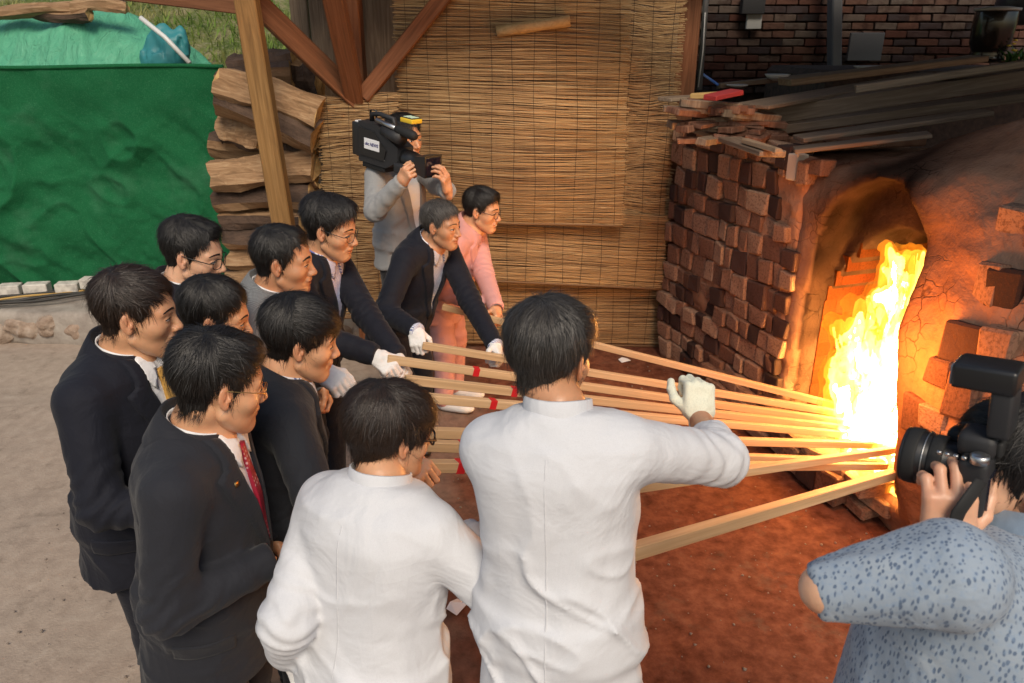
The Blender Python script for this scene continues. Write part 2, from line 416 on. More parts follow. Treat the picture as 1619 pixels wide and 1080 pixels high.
# ---------------------------------------------------------------- materials of the place
def _ground():
    m = Mt('trodden_earth'); n = m.noise(1.3, 6, .6); n2 = m.noise(14, 5, .65); n3 = m.noise(90, 3)
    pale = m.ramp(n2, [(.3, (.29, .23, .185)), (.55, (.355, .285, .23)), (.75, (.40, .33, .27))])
    red = m.ramp(n2, [(.3, (.080, .026, .014)), (.55, (.17, .062, .035)), (.8, (.24, .105, .064))])  # reddish soil near the kiln, fire glow and shade painted into its colour
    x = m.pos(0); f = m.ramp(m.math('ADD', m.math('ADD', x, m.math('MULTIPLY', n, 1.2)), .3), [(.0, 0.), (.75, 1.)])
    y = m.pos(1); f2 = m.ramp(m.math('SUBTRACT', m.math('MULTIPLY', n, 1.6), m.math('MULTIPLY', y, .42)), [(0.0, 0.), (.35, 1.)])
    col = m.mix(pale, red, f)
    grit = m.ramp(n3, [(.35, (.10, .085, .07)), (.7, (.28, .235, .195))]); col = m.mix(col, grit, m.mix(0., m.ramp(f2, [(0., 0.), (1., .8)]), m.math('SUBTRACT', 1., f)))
    cr = m.math('MULTIPLY', m.ramp(m.voro(.8, 'DISTANCE_TO_EDGE', m.mix(m.coord(), m.noise(3, 4), .3)), [(.0, 1.), (.006, 0.)]), m.ramp(m.noise(.9, 2), [(.5, 0.), (.6, 1.)]))
    col = m.mix(col, (.09, .07, .055), m.math('MULTIPLY', cr, .5))
    col = m.mix(col, (.12, .09, .065), m.ramp(m.noise(5, 5, .7), [(.56, 0.), (.72, .55)]))
    h = m.mix(n2, n3, .45)
    return m.out(base=col, rough=.92, normal=m.bump(h, .45, .014, m.bump(m.math('SUBTRACT', 1., cr), .4, .01)), spec=.15)
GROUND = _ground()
def _clay():
    m = Mt('fired_clay'); n = m.noise(2.2, 5, .6); n2 = m.noise(16, 5, .65)
    col = m.ramp(n, [(.3, (.27, .135, .078)), (.5, (.38, .205, .125)), (.7, (.45, .27, .175))])
    col = m.mix(col, (.10, .058, .04), m.ramp(n2, [(.52, 0.), (.8, .5)]))
    w_ = m.n('ShaderNodeVectorMath', operation='ADD'); m.set(w_.inputs[0], m.coord()); nn = m.n('ShaderNodeTexNoise'); m.set(nn.inputs[0], m.coord()); nn.inputs['Scale'].default_value = 9
    sc = m.n('ShaderNodeVectorMath', operation='SCALE'); m.set(sc.inputs[0], nn.outputs[1]); sc.inputs['Scale'].default_value = .09; m.set(w_.inputs[1], sc.outputs[0])
    cr = m.ramp(m.voro(11, 'DISTANCE_TO_EDGE', w_.outputs[0]), [(.0, 1.), (.035, 0.)])
    cr = m.math('MULTIPLY', cr, m.ramp(m.noise(2.8, 3), [(.48, 0.), (.66, 1.)]))
    col = m.mix(col, (.04, .018, .012), m.math('MULTIPLY', cr, .8))
    soot = m.attr('soot'); col = m.mix(col, (.010, .006, .005), soot)
    return m.out(base=col, rough=.95, normal=m.bump(n2, .7, .02, m.bump(m.math('SUBTRACT', 1., cr), .6, .012)), spec=.0)
CLAY = _clay()
def _brick(name, a, b, c, dk, sp_=.12):
    m = Mt(name); r = m.rnd(); n = m.noise(12, 5, .65); n2 = m.noise(55, 4)
    ad = m.n('ShaderNodeVectorMath', operation='ADD'); m.set(ad.inputs[0], m.coord()); cb = m.n('ShaderNodeCombineXYZ'); m.set(cb.inputs[0], m.math('MULTIPLY', r, 9.)); m.set(ad.inputs[1], cb.outputs[0])
    col = m.ramp(r, [(0., dk), (.17, (dk[0] * 1.9, dk[1] * 1.6, dk[2] * 1.6)), (.30, a), (.6, b), (1., c)], 'LINEAR')
    col = m.mix(col, tuple(x * .35 for x in a), m.ramp(m.noise(9, 5, .7, ad.outputs[0]), [(.47, 0.), (.70, .85)]))
    col = m.mix(col, tuple(min(1, x * 1.5) for x in b), m.ramp(n2, [(.58, 0.), (.85, .22)]))
    return m.out(base=col, rough=.92, normal=m.bump(m.mix(n, n2, .4), .8, .008), spec=sp_)
BRICK = _brick('kiln_brick', (.22, .115, .075), (.35, .205, .135), (.42, .28, .19), (.045, .031, .027))
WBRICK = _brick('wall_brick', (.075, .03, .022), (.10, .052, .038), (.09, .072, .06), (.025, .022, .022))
IBRICK = _brick('scorched_brick', (.105, .030, .008), (.12, .036, .010), (.14, .045, .014), (.08, .022, .006), 0.)
GLZ = m_plain('pale_glazed_brick', (.62, .56, .46), .7)
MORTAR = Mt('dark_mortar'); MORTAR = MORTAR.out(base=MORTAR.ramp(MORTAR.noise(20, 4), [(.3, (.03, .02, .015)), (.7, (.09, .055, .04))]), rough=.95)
PLANKW = m_wood('weathered_plank', (.20, .14, .095), (.33, .25, .175), rnd=.45)
SCRAPW = m_wood('red_brown_scrap_wood', (.17, .075, .045), (.30, .16, .10), rnd=.6)
PINE = m_wood('new_pine', (.60, .40, .215), (.72, .52, .31), 2, (1, 1, .03), .6, .15, .82, .15)
POSTW = m_wood('ochre_post_timber', (.25, .13, .042), (.34, .19, .07), 3, (1, 1, .05), rnd=.1)
REDW = m_wood('red_brown_timber', (.17, .066, .028), (.25, .105, .05), 3, (1, 1, .05), rnd=.15)
LOGW = m_wood('split_firewood', (.30, .17, .085), (.48, .32, .18), 3, (1, 1, .10), .8, .9, .45, .5)
BARK = Mt('dark_bark'); BARK = BARK.out(base=BARK.ramp(BARK.noise(9, 5, .7, BARK.coord('Object', (1, 1, .3))), [(.3, (.03, .018, .012)), (.6, (.10, .06, .04)), (.8, (.17, .11, .075))]), rough=.95, normal=BARK.bump(BARK.noise(26, 5, .7, BARK.coord('Object', (1, 1, .3))), 1., .02))
ENDG = Mt('log_end_grain'); ENDG = ENDG.out(base=ENDG.ramp(ENDG.noise(30, 4), [(.3, (.33, .18, .06)), (.7, (.55, .36, .15))]), rough=.85)
REED = Mt('reed_stalk')
_r = REED.attr('hue'); REED = REED.out(base=REED.mix(REED.ramp(_r, [(0., (.13, .070, .030)), (.3, (.26, .155, .070)), (.75, (.37, .24, .112)), (1., (.47, .33, .175))]), (.15, .082, .036), REED.ramp(REED.noise(2.5, 4), [(.45, 0.), (.75, .45)])), rough=.6, spec=.35)
STRING = m_plain('dark_twine', (.05, .028, .015), .9)
def _shade():
    m = Mt('green_shade_cloth'); mp = m.coord('Object', 130)
    g = m.mix(m.wave(1, mp, 'X'), m.wave(1, mp, 'Z'), .5); n = m.noise(2.5, 5, .6); n2 = m.noise(120, 3)
    col = m.mix((.005, .072, .025), (.015, .14, .052), n); col = m.mix(col, (.07, .22, .12), m.ramp(n2, [(.5, 0.), (.78, .5)])); col = m.mix(col, (.006, .07, .03), m.ramp(g, [(.35, .5), (.6, 0.)]))
    col = m.mix(col, (.09, .20, .13), m.ramp(m.noise(2.2, 4, .6), [(.55, 0.), (.8, .35)]))
    return m.out(base=col, rough=.9, normal=m.bump(g, .3, .002, m.bump(m.noise(9, 5, .65, m.coord('Object', (1, 1, .75), (0, .7, 0)), 1.2), .35, .03)), spec=.12)
SHADE = _shade()
def _tarp():
    m = Mt('pale_green_tarpaulin'); n = m.noise(3, 5)
    return m.out(base=m.mix((.05, .28, .16), (.13, .42, .26), n), rough=.5, normal=m.bump(m.noise(5, 5, .6, m.coord('Object', (1.6, 1, .5)), 1.5), .9, .07), spec=.35)
TARP = _tarp()
TEAL = m_plain('teal_tarpaulin', (.03, .20, .22), .5); PVC = m_plain('white_plastic_pipe', (.62, .62, .6), .45); PAINTW = Mt('white_painted_block'); PAINTW = PAINTW.out(base=PAINTW.ramp(PAINTW.noise(18, 5), [(.3, (.34, .31, .28)), (.6, (.6, .56, .5))]), rough=.85)
CONC = Mt('rough_concrete'); CONC = CONC.out(base=CONC.ramp(CONC.noise(6, 6, .65), [(.3, (.20, .165, .14)), (.6, (.34, .30, .26)), (.8, (.44, .40, .36))]), rough=.9, normal=CONC.bump(CONC.noise(40, 5), .5, .01))
STONE = Mt('pale_field_stone'); STONE = STONE.out(base=STONE.mix(STONE.ramp(STONE.noise(7, 6, .7), [(.3, (.12, .075, .05)), (.5, (.36, .28, .22)), (.8, (.5, .44, .38))]), (.3, .2, .14), STONE.math('MULTIPLY', STONE.rnd(), .6)), rough=.85, normal=STONE.bump(STONE.noise(22, 6, .7), .8, .02))
def _turf():
    m = Mt('hillside_turf'); n = m.noise(3, 6, .65); n2 = m.noise(26, 4)
    col = m.mix(m.ramp(n, [(.35, (.05, .085, .02)), (.5, (.13, .15, .05)), (.65, (.25, .21, .12))]), (.30, .27, .2), m.ramp(n2, [(.5, 0.), (.75, .6)]))
    return m.out(base=col, rough=.95, normal=m.bump(n2, 1., .05), spec=.1)
TURF = _turf()
BLADE = Mt('grass_blade'); BLADE = BLADE.out(base=BLADE.ramp(BLADE.noise(1.6, 4), [(.35, (.07, .14, .02)), (.5, (.13, .20, .035)), (.65, (.26, .25, .09))]), rough=.7, spec=.2)
CABLE = m_plain('black_cable', (.02, .018, .016), .6); CABLEY = m_plain('ochre_cable', (.45, .27, .07), .6); GREYM = m_plain('grey_painted_metal', (.16, .16, .165), .5); TAPE = m_plain('red_tape', (.55, .015, .02), .45)
GLAZE = m_plain('dark_glazed_stoneware', (.018, .013, .011), .22, coat=.4); GLAZEG = m_plain('grey_glazed_stoneware', (.07, .07, .08), .3); PLATE = m_plain('pale_ceramic', (.6, .58, .55), .35)
ROOFM = m_plain('roof_sheet', (.10, .10, .10), .7)
# ---------------------------------------------------------------- ground and hill
rng = random.Random(3); nr_ = np.random.RandomState(5)
def height_sheet(name, xs, ys, fn, mat):
    X, Y = np.meshgrid(xs, ys, indexing='ij'); Vn = np.stack([X, Y, np.zeros_like(X)], -1).reshape(-1, 3).astype(F4); Vn[:, 2] = fn(Vn)
    a, b = len(xs), len(ys); i, j = np.meshgrid(np.arange(a - 1), np.arange(b - 1), indexing='ij'); k = (i * b + j).ravel()
    return mkn(name, Vn, np.stack([k, k + b, k + b + 1, k + 1], 1), mat)
xs = np.concatenate([[-60, -30, -15, -8], np.arange(-5, 4, .06), [6, 12, 30, 60]]); ys = np.concatenate([[-30, -10, -3], np.arange(-.5, 6.4, .06), [8, 12, 20, 80]])
def gz(p): return -.01 + .012 * fbm(p * V3(1.7, 1.7, 1), 3) * np.exp(-np.maximum(0, np.abs(p[:, 0]) - 4)) + .004 * vnoise(p * V3(9, 9, 1)) 
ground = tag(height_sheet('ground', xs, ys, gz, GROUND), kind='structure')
xs = np.concatenate([np.arange(-14, 6, .25), np.arange(6, 40, 3)]); ys = np.concatenate([np.arange(7.0, 16, .22), np.arange(16, 60, 3)])
def hz(p): y = p[:, 1] - 7; return -.05 + 1.15 * sstep(y, 0, .8) + .50 * np.maximum(0, y - .5) + .14 * fbm(p * V3(.7, .7, 1), 3) - 1.3 * sstep(p[:, 0], .6, 2.0) * sstep(-p[:, 1], -13, -9)
hill = tag(height_sheet('hill', xs, ys, hz, TURF), kind='structure')
# grass blades on the slope that shows
n = 16000; P_ = np.stack([nr_.uniform(-7, .6, n), 7.6 + nr_.rand(n) ** 1.3 * 6, np.zeros(n)], 1).astype(F4)
P_ = P_[fbm(P_ * V3(1.1, 1.1, 1), 2) > -.25]; n = len(P_); P_[:, 2] = hz(P_)
L_ = nr_.uniform(.05, .17, n)[:, None]; A_ = nr_.uniform(0, 6.28, n); T_ = np.stack([np.cos(A_), np.sin(A_), np.zeros(n)], 1); B_ = np.stack([np.sin(A_), -np.cos(A_), np.zeros(n)], 1); le = nr_.uniform(.1, .7, n)[:, None]
V_ = np.stack([P_ - T_ * .007, P_ + T_ * .007, P_ + B_ * le * L_ * .5 + T_ * .004 + V3(0, 0, 1) * L_ * .65, P_ + B_ * le * L_ * 1.1 + V3(0, 0, 1) * L_], 1).reshape(-1, 3)
k = np.arange(n)[:, None] * 4; gb = mkn('grass', V_, np.concatenate([k, k + 1, k + 2, k + 3], 1), BLADE); tag(gb, 'patchy green and straw-coloured grass on the slope behind', 'grass', kind='stuff')
# pebbles on the trodden earth
pv, pf = [], []; ico = bmesh.new(); bmesh.ops.create_icosphere(ico, subdivisions=1, radius=1); iv = np.array([v.co[:] for v in ico.verts], F4); ifc = np.array([[v.index for v in f.verts] for f in ico.faces]); ico.free()
n = 1500; c = np.stack([nr_.uniform(-2.4, 1.9, n), nr_.uniform(.9, 5.2, n), np.zeros(n)], 1); r = .0025 + .007 * nr_.rand(n) ** 4
V_ = (iv[None] * (r[:, None, None] * nr_.uniform(.6, 1.3, (n, 12, 1)) * V3(1, 1, .6)) + c[:, None] - V3(0, 0, .002)).reshape(-1, 3)
Fq = (ifc[None] + np.arange(n)[:, None, None] * 12).reshape(-1, 3)
tag(mkn('gravel', V_, Fq, m_plain('pebble', (.2, .16, .13), .9), None, False), 'loose grit and small pebbles on the earth floor', 'gravel', kind='stuff')

# ---------------------------------------------------------------- low stone kerb wall at the left
wl = empty('stone_wall', (-3.2, 5.55, 0)); tag(wl, 'low stone and concrete retaining wall at the foot of the green cloth', 'wall')
def ledge(p):
    d = rbox(p, (0, .55, .11), (2.3, .5, .16), .05); return d + .03 * fbm(p * V3(2.2, 2.2, 3), 3)
V_, Q_ = sdf(ledge, (-2.5, -.1, -.1), (2.5, 1.2, .4), .03); mkn('concrete_core', V_, Q_, CONC, wl)
def rock_mesh(seed, r=(.15, .1, .12)):
    def f_(p): return ell(p, (0, 0, 0), r) + .03 * fbm(p * 9 + seed * 4.3, 3) + .02 * np.abs(vnoise(p * 14 + seed))
    return sdf(f_, -V3(r) - .06, V3(r) + .06, .013)
stm = [mesh_np('stone', *rock_mesh(i, (.10 + .03 * (i % 3), .09, .10 + .02 * (i % 2)))) for i in range(5)]
for m_ in stm: m_.materials.append(STONE); m_.polygons.foreach_set('use_smooth', np.ones(len(m_.polygons), bool))
x_ = -2.2; i = 0
while x_ < 2.1:
    o = bpy.data.objects.new('stone', stm[i % 5]); COL.objects.link(o); o.parent = wl; o.location = (x_, .085 + rng.uniform(-.01, .03), .10 + rng.uniform(-.03, .05)); o.rotation_euler = (rng.uniform(-.5, .5), rng.uniform(-.6, .6), rng.uniform(-.3, .3)); k_ = rng.uniform(.85, 1.15); o.scale = (k_ * 1.1, k_, k_)
    x_ += rng.uniform(.17, .26); i += 1
# cables on the wall
for k_, (dy, dz, m_, nm, lb) in enumerate([(0, 0, CABLE, 'cable', 'black cable along the front of the stone wall'), (.05, .018, CABLE, 'cable', 'black cable second from the front on the stone wall'), (.10, .012, CABLEY, 'cable', 'ochre cable running on the stone wall'), (.14, .022, CABLE, 'cable', 'black cable at the back on the stone wall')]):
    a, b = at_z(-60, 488 - k_ * 4, .33), at_z(250, 452 - k_ * 3, .33)
    pts = [V3(a) + (V3(b) - V3(a)) * t + V3(0, .012 * math.sin(t * 9 + k_), .008 * math.sin(t * 13 + 2 * k_)) for t in np.linspace(0, 1, 24)]
    tag(mk(nm, *tube(pts, .013 if m_ is CABLE else .009, 7), m_), lb, 'cable')
# whitewashed blocks along the cloth
for (u0, u1, v_, lb) in [(0, 36, 458, 'white painted block at the left end under the green cloth'), (40, 80, 456, 'white painted block with a bare brown end under the green cloth'), (90, 128, 455, 'third white painted block from the left under the green cloth'), (130, 250, 447, 'long white painted block under the green cloth')]:
    a, b = at_y(u0, v_, 6.0), at_y(u1, v_ - (u1 - u0) * .08, 6.05); z0 = a.z
    ob = mk('white_block', *beam_vf((a.x, 6.0, z0), (b.x, 6.03, z0), .11, .085, .006), PAINTW, None, False); tag(ob, lb, 'block', 'white blocks under the cloth')

# ---------------------------------------------------------------- green shade cloth screen
p0, p1 = at_y(-260, 100, 6.15), at_y(352, 100, 6.15)
xs = np.linspace(p0.x, p1.x, 190); zs = np.linspace(.30, 1, 110)
X, Z = np.meshgrid(xs, zs, indexing='ij'); top = 2.13 + .02 * np.sin(X * 1.9) - .05 * ((X - p0.x) / (p1.x - p0.x)); Zz = .30 + (Z - .30) / .70 * (top - .30)
q = np.stack([X.ravel(), np.zeros(X.size), Zz.ravel()], 1).astype(F4)
wgt = sstep(2.1 - q[:, 2], .12, .6)
slant = q @ np.array([[1, 0, .0], [0, 1, 0], [.9, 0, 1]], F4)
fold = 1 - np.abs(vnoise((q + .10 * vnoise(q * 2.2)[:, None]) @ np.array([[1.5, 0, -1.1], [0, 1, 0], [1.2, 0, 1.7]], F4))) * 2
dy = wgt * (.08 * fbm(slant * V3(2.0, 1, 1.3), 3) + .09 * np.maximum(fold, 0) ** 2 + .030 * np.maximum(0, 1 - np.abs(vnoise((q + .08 * vnoise(q * 3)[:, None]) @ np.array([[2.6, 0, -1.6], [0, 1, 0], [2.2, 0, 2.4]], F4))) * 2.4) ** 1.5) + .012 * fbm(q * 5, 2) + .006 * vnoise(q * 22) * wgt
q[:, 1] = 6.15 - dy
a, b = X.shape; i, j = np.meshgrid(np.arange(a - 1), np.arange(b - 1), indexing='ij'); k = (i * b + j).ravel(); Fq = np.stack([k, k + b, k + b + 1, k + 1], 1)
sc_ = empty('cloth_screen', (float((p0.x + p1.x) / 2), 6.2, 0)); tag(sc_, 'creased dark green shade-cloth screen at the left', 'screen')
q = q - V3(sc_.location)
mkn('cloth', np.concatenate([q, q + V3(0, .004, 0)]), np.concatenate([Fq, Fq[:, ::-1] + len(q)]), SHADE, sc_)
tp = [q[i * b + b - 1] for i in range(0, a, 3)]; mk('hem', *tube(tp, .016, 8), SHADE, sc_)
for xx in (p0.x, p1.x - .08): mk('stake', *tube([(xx - sc_.location.x, .04, 0), (xx - sc_.location.x, .04, 2.05)], .025, 8), GREYM, sc_)
# tarpaulin over a mound behind it
mc = at_y(120, 60, 8.2)
def mound(p):
    d = ell(p, (mc.x, 8.3, .8), (1.75, 1.0, 1.84)); return smin(d, ell(p, (mc.x - 1.6, 8.4, .9), (1.4, .9, 1.74)), .4) + .10 * np.abs(fbm(p * V3(2.2, 2.2, .5), 3)) + .02 * vnoise(p * 5)
V_, Q_ = sdf(mound, (mc.x - 3.4, 7.2, .5), (mc.x + 2.2, 9.5, 2.9), .05); tm_ = mkn('tarpaulin', V_, Q_, TARP); tag(tm_, 'pale green tarpaulin over a mound behind the cloth screen', 'tarpaulin')
a, b = at_y(222, 28, 7.5), at_y(300, 100, 7.4); tag(mk('plastic_pipe', *tube([a, (a + b) / 2 + Vector((0, 0, .03)), b], .022, 10), PVC), 'white plastic pipe leaning on the green tarpaulin', 'pipe')
def teal(p): return ell(p, at_y(262, 92, 7.8), (.24, .16, .36), roty(.5)) + .09 * np.abs(fbm(p * V3(7, 7, 4), 3))
c = V3(at_y(262, 92, 7.8)); V_, Q_ = sdf(teal, c - .48, c + .48, .022); tag(mkn('teal_sheet', V_, Q_, TEAL), 'crumpled teal plastic sheet beside the white pipe', 'plastic sheet')

# ---------------------------------------------------------------- firewood
def log_mesh(L, w_, h_, seed, bark=True):
    r_ = random.Random(seed); n = 11; m = 12; V = []; F = []; ang0 = r_.uniform(0, 6.28)
    prof = []
    cuts = [r_.uniform(.55, .8) for _ in range(2)]; a1, a2 = r_.uniform(0, 6.28), r_.uniform(1.4, 2.6)
    for k in range(n):
        a = 2 * math.pi * k / n; rad = 1.
        for ca, cc in ((a1, cuts[0]), (a1 + a2, cuts[1])):
            cs = math.cos(a - ca)
            if cs > .2: rad = min(rad, cc / cs)
        prof.append((a, rad))
    for i in range(m):
        t = i / (m - 1)
        for k, (a, rad) in enumerate(prof):
            rr = rad * (1 + .10 * math.sin(3.1 * t * 3 + k * 1.7 + seed) + r_.uniform(-.05, .05)); b_ = .03 * math.sin(t * 3 + seed)
            V.append((math.cos(a) * rr * w_ / 2 + b_, math.sin(a) * rr * h_ / 2 + b_ * .5, (t - .5) * L + (r_.uniform(-.02, .02) if i in (0, m - 1) else 0)))
    mi = []
    for i in range(m - 1):
        for k in range(n):
            l = (k + 1) % n; F.append((i * n + k, i * n + l, (i + 1) * n + l, (i + 1) * n + k)); mi.append(1 if prof[k][1] > .97 and prof[l][1] > .97 and bark else 0)
    F.append(tuple(range(n))[::-1]); F.append(tuple(range((m - 1) * n, m * n))); mi += [2, 2]
    me = bpy.data.meshes.new('log'); me.from_pydata(V, [], F); me.update()
    for x in (LOGW, BARK, ENDG): me.materials.append(x)
    me.polygons.foreach_set('material_index', mi); return me
LOGS = [  # left end u,v  right end u,v  thickness px  Y  what sets it apart
 (372, 106, 470, 100, 30, 5.75, 'dark weathered log on the very top of the woodpile'), (352, 128, 462, 122, 30, 5.6, 'dark log under the topmost one of the woodpile'),
 (350, 130, 505, 182, 38, 5.15, 'golden split log tilting down on the woodpile with bright end'), (345, 162, 500, 222, 46, 5.2, 'thick brown split log tilting down below the golden one'),
 (350, 205, 420, 214, 34, 5.35, 'short log wedged under the tilted logs of the woodpile'), (440, 236, 498, 240, 40, 5.45, 'dark log end under the thick tilted log'), (341, 228, 490, 246, 34, 5.5, 'shaded log above the pale split log'),
 (340, 272, 494, 262, 40, 5.2, 'pale tan split log in the middle of the woodpile'), (348, 300, 500, 290, 20, 5.25, 'thin split log beneath the pale tan one'), (345, 322, 496, 312, 36, 5.25, 'brown barked log low in the woodpile'),
 (356, 352, 486, 344, 30, 5.25, 'reddish split log low in the woodpile'), (362, 380, 480, 374, 34, 5.25, 'grey-brown barked log near the foot of the woodpile'), (366, 410, 480, 404, 32, 5.25, 'knotty log near the foot of the woodpile'), (368, 440, 480, 436, 34, 5.25, 'log second from the bottom of the woodpile'), (370, 472, 480, 468, 36, 5.25, 'bottom log of the woodpile'),
 (470, 130, 520, 128, 60, 5.8, 'blackened stump at the back of the woodpile')]
for i, (u0, v0, u1, v1, th, Y, lb) in enumerate(LOGS):
    a, b = at_y(u0, v0, Y), at_y(u1, v1, Y - .02); L = (b - a).length; w_ = th / FPX * (Y / .98) * 1.36
    o = link('log', log_mesh(L, w_ * 1.25, w_, i + 1, i not in (7, 2)), None, None, False); o.location = (a + b) / 2; fr = frame_z(b - a); o.rotation_euler = Matrix(np.asarray(np.stack([-fr[:, 0], fr[:, 1] * -1, fr[:, 2]], 1)).tolist()).to_euler()
    tag(o, lb, 'log', 'split logs in the woodpile')
pb = empty('log_backing', (-2.1, 5.9, 0))
bpy.data.objects.remove(pb)
for (u, v, L, ang, th, lb) in [(50, 12, .9, .1, .15, 'grey weathered log lying on the tarpaulin at the left'), (98, 14, .6, -.2, .14, 'pale barkless log in the middle on the tarpaulin'), (158, 8, .5, .15, .13, 'short brown log at the right on the tarpaulin')]:
    c = at_y(u, v + 6, 7.85); o = link('log', log_mesh(L, th, th, 40 + u), None, None, False); o.location = c; o.rotation_euler = (0, R(90), ang); tag(o, lb, 'log', 'logs weighing down the tarpaulin')

# ---------------------------------------------------------------- timber shelter
sh_ = empty('timber_shelter', (-1.0, 5.0, 0)); tag(sh_, 'timber shelter frame of posts and slanting braces over the kiln yard', 'shelter')
def tb(name, a, b, wd, ht, mat, up=(0, 0, 1)): 
    off = V3(sh_.location); a, b = V3(a) - off, V3(b) - off; L = float(np.linalg.norm(b - a)); o = mk(name, *box_vf((0, 0, 0), (wd / 2, ht / 2, L / 2), .007), mat, sh_, False)
    fr = frame_z(b - a, up); o.location = tuple((a + b) / 2); o.rotation_euler = Matrix(fr.tolist()).to_euler(); return o
tb('post', (-1.42, 4.75, 0), (-1.56, 4.75, 3.0), .125, .10, POSTW, (0, 1, 0))
j2 = at_y(560, 150, 5.35); x2 = j2.x
tb('post', (x2, 5.35, 0), (x2, 5.35, 3.1), .17, .16, REDW, (0, 1, 0))
p3 = at_y(477, 30, 7.0); tb('post', (p3.x, 7.0, .8), (p3.x, 7.0, 3.2), .15, .15, PLANKW, (0, 1, 0))
tb('brace', at_y(566, 160, 5.26), at_y(392, -8, 4.95), .10, .13, REDW); tb('brace', at_y(575, 152, 5.25), at_y(722, -30, 5.25), .10, .15, REDW, (0, 1, 0)); tb('brace', at_y(562, 158, 5.24), at_y(524, -20, 4.75), .12, .10, REDW, (0, 1, 0))
tb('beam', (-1.75, 4.75, 2.78), (4.6, 4.75, 2.78), .16, .14, REDW); tb('beam', (-1.75, 5.35, 2.95), (4.6, 5.35, 2.95), .16, .14, REDW); tb('beam', at_y(150, -18, 6.3), at_y(400, 12, 6.3), .14, .12, REDW)
tb('post', (5.0, 7.6, 0), (5.0, 7.6, 3.1), .15, .15, REDW, (0, 1, 0))
ov = V3(sh_.location)
V_, F_ = box_vf(V3(3.35, 4.25, 3.12) - ov, (1.75, 3.55, .03), .004); mk('roof', V_, F_, ROOFM, sh_, False)
V_, F_ = box_vf(V3(-.45, 6.2, 3.20) - ov, (1.33, 1.6, .03), .004); mk('roof', V_, F_, ROOFM, sh_, False)
pc = at_y(1085, 60, 5.75); tb('post', (pc.x, 5.75, 0), (pc.x, 5.75, 3.0), .15, .15, REDW, (0, 1, 0))

# ---------------------------------------------------------------- reed screens
def reed_screen(label, u0, u1, vtop, vbot, Y, bul, seed, sag=0., rows=.0060, tilt=0., lsl=0., rsl=0., ragged=.01):
    r_ = np.random.RandomState(seed); a, b = at_y(u0, (vtop + vbot) / 2, Y), at_y(u1, (vtop + vbot) / 2, Y); zt, zb = at_y((u0 + u1) / 2, vtop, Y).z, max(.02, at_y((u0 + u1) / 2, vbot, Y).z)
    root = empty('reed_screen', ((a.x + b.x) / 2, Y, 0)); tag(root, label, 'screen', 'reed screens')
    w_ = b.x - a.x; n = int((zt - zb) / rows); m = 22; hue = []; Vs = []; Fs = []; ss = np.linspace(-.5, .5, m)
    def surf(sx, z):
        t = (z - zb) / (zt - zb); return -bul * (1 - (2 * sx) ** 2) * np.sin(math.pi * min(1, max(0, t)) ** .8) + sag * math.sin(sx * 9 + seed) * .3 * (1 - t)
    for i in range(n):
        z = zb + (i + .5) * rows + r_.normal(0, .0012); ph, am = r_.uniform(0, 6.28), r_.uniform(.001, .006); t = (z - zb) / (zt - zb)
        x0, x1 = -w_ / 2 + lsl * t + r_.normal(0, ragged), w_ / 2 + rsl * t + r_.normal(0, ragged); rad = r_.uniform(.0026, .0042); hh = r_.rand() * .75 + .25 * r_.rand()
        wob = .012 * math.sin(z * 7 + seed) ; k0 = len(Vs)
        for q, sx in enumerate(ss):
            x = x0 + (x1 - x0) * (sx + .5); zz = z + am * math.sin(sx * 8 + ph) + wob * math.sin(sx * 5 + z * 3) + tilt * sx * w_ + r_.normal(0, .0006); y = surf(sx, z) + r_.normal(0, .0012)
            Vs += [(x, y - rad, zz), (x, y, zz + rad), (x, y + rad, zz), (x, y, zz - rad)]; hue += [min(1, max(0, hh + .25 * (r_.rand() - .5)))] * 4
        for q in range(m - 1):
            e = k0 + q * 4
            for c_ in range(4): Fs.append((e + c_, e + (c_ + 1) % 4, e + 4 + (c_ + 1) % 4, e + 4 + c_))
    me = mesh_np('reeds', np.array(Vs, F4), np.array(Fs)); ca = me.color_attributes.new('hue', 'FLOAT_COLOR', 'POINT'); h4 = np.repeat(np.array(hue, F4)[:, None], 4, 1); ca.data.foreach_set('color', h4.ravel())
    o = link('reeds', me, REED, root); tag(o, kind='stuff')
    k = max(2, int(w_ / .135))
    for q in range(k):
        sx = -.5 + (q + .5) / k; pts = []
        for z in np.linspace(zb, zt, 60): 
            t = (z - zb) / (zt - zb); x = -w_ / 2 + lsl * t + (w_ + (rsl - lsl) * t) * (sx + .5) + .006 * math.sin(z * 6 + q * 2); pts.append((x, surf(sx, z) - .0052, z + tilt * sx * w_))
        mk('string', *tube(pts, .0017, 4, cap=False), STRING, root)
    if ragged < .02:
        for z in (zb - .004,):
            mk('edge_rail', *tube([(x, surf(x / w_, z) - .002, z + tilt * x) for x in np.linspace(-w_ / 2, w_ / 2, 20)], .011, 7), REED, root)
    return root
reed_screen('broad reed screen bulging under the light in the middle', 630, 996, -25, 352, 5.28, .16, 11, .05, tilt=-.03, rsl=-.03)
reed_screen('narrow strip of reed screen below the broad one', 700, 1052, 335, 448, 5.42, .04, 15, tilt=-.05)
reed_screen('small reed screen at the left behind the video camera', 506, 640, 150, 500, 5.20, .03, 12, tilt=.03, lsl=.05)
reed_screen('dim reed screen between the broad one and the brick kiln', 975, 1068, -25, 448, 5.50, .02, 13, tilt=-.03)
reed_screen('lowest reed screen hanging to the ground beside the brick kiln', 600, 1062, 425, 600, 5.58, .04, 14, tilt=-.02)
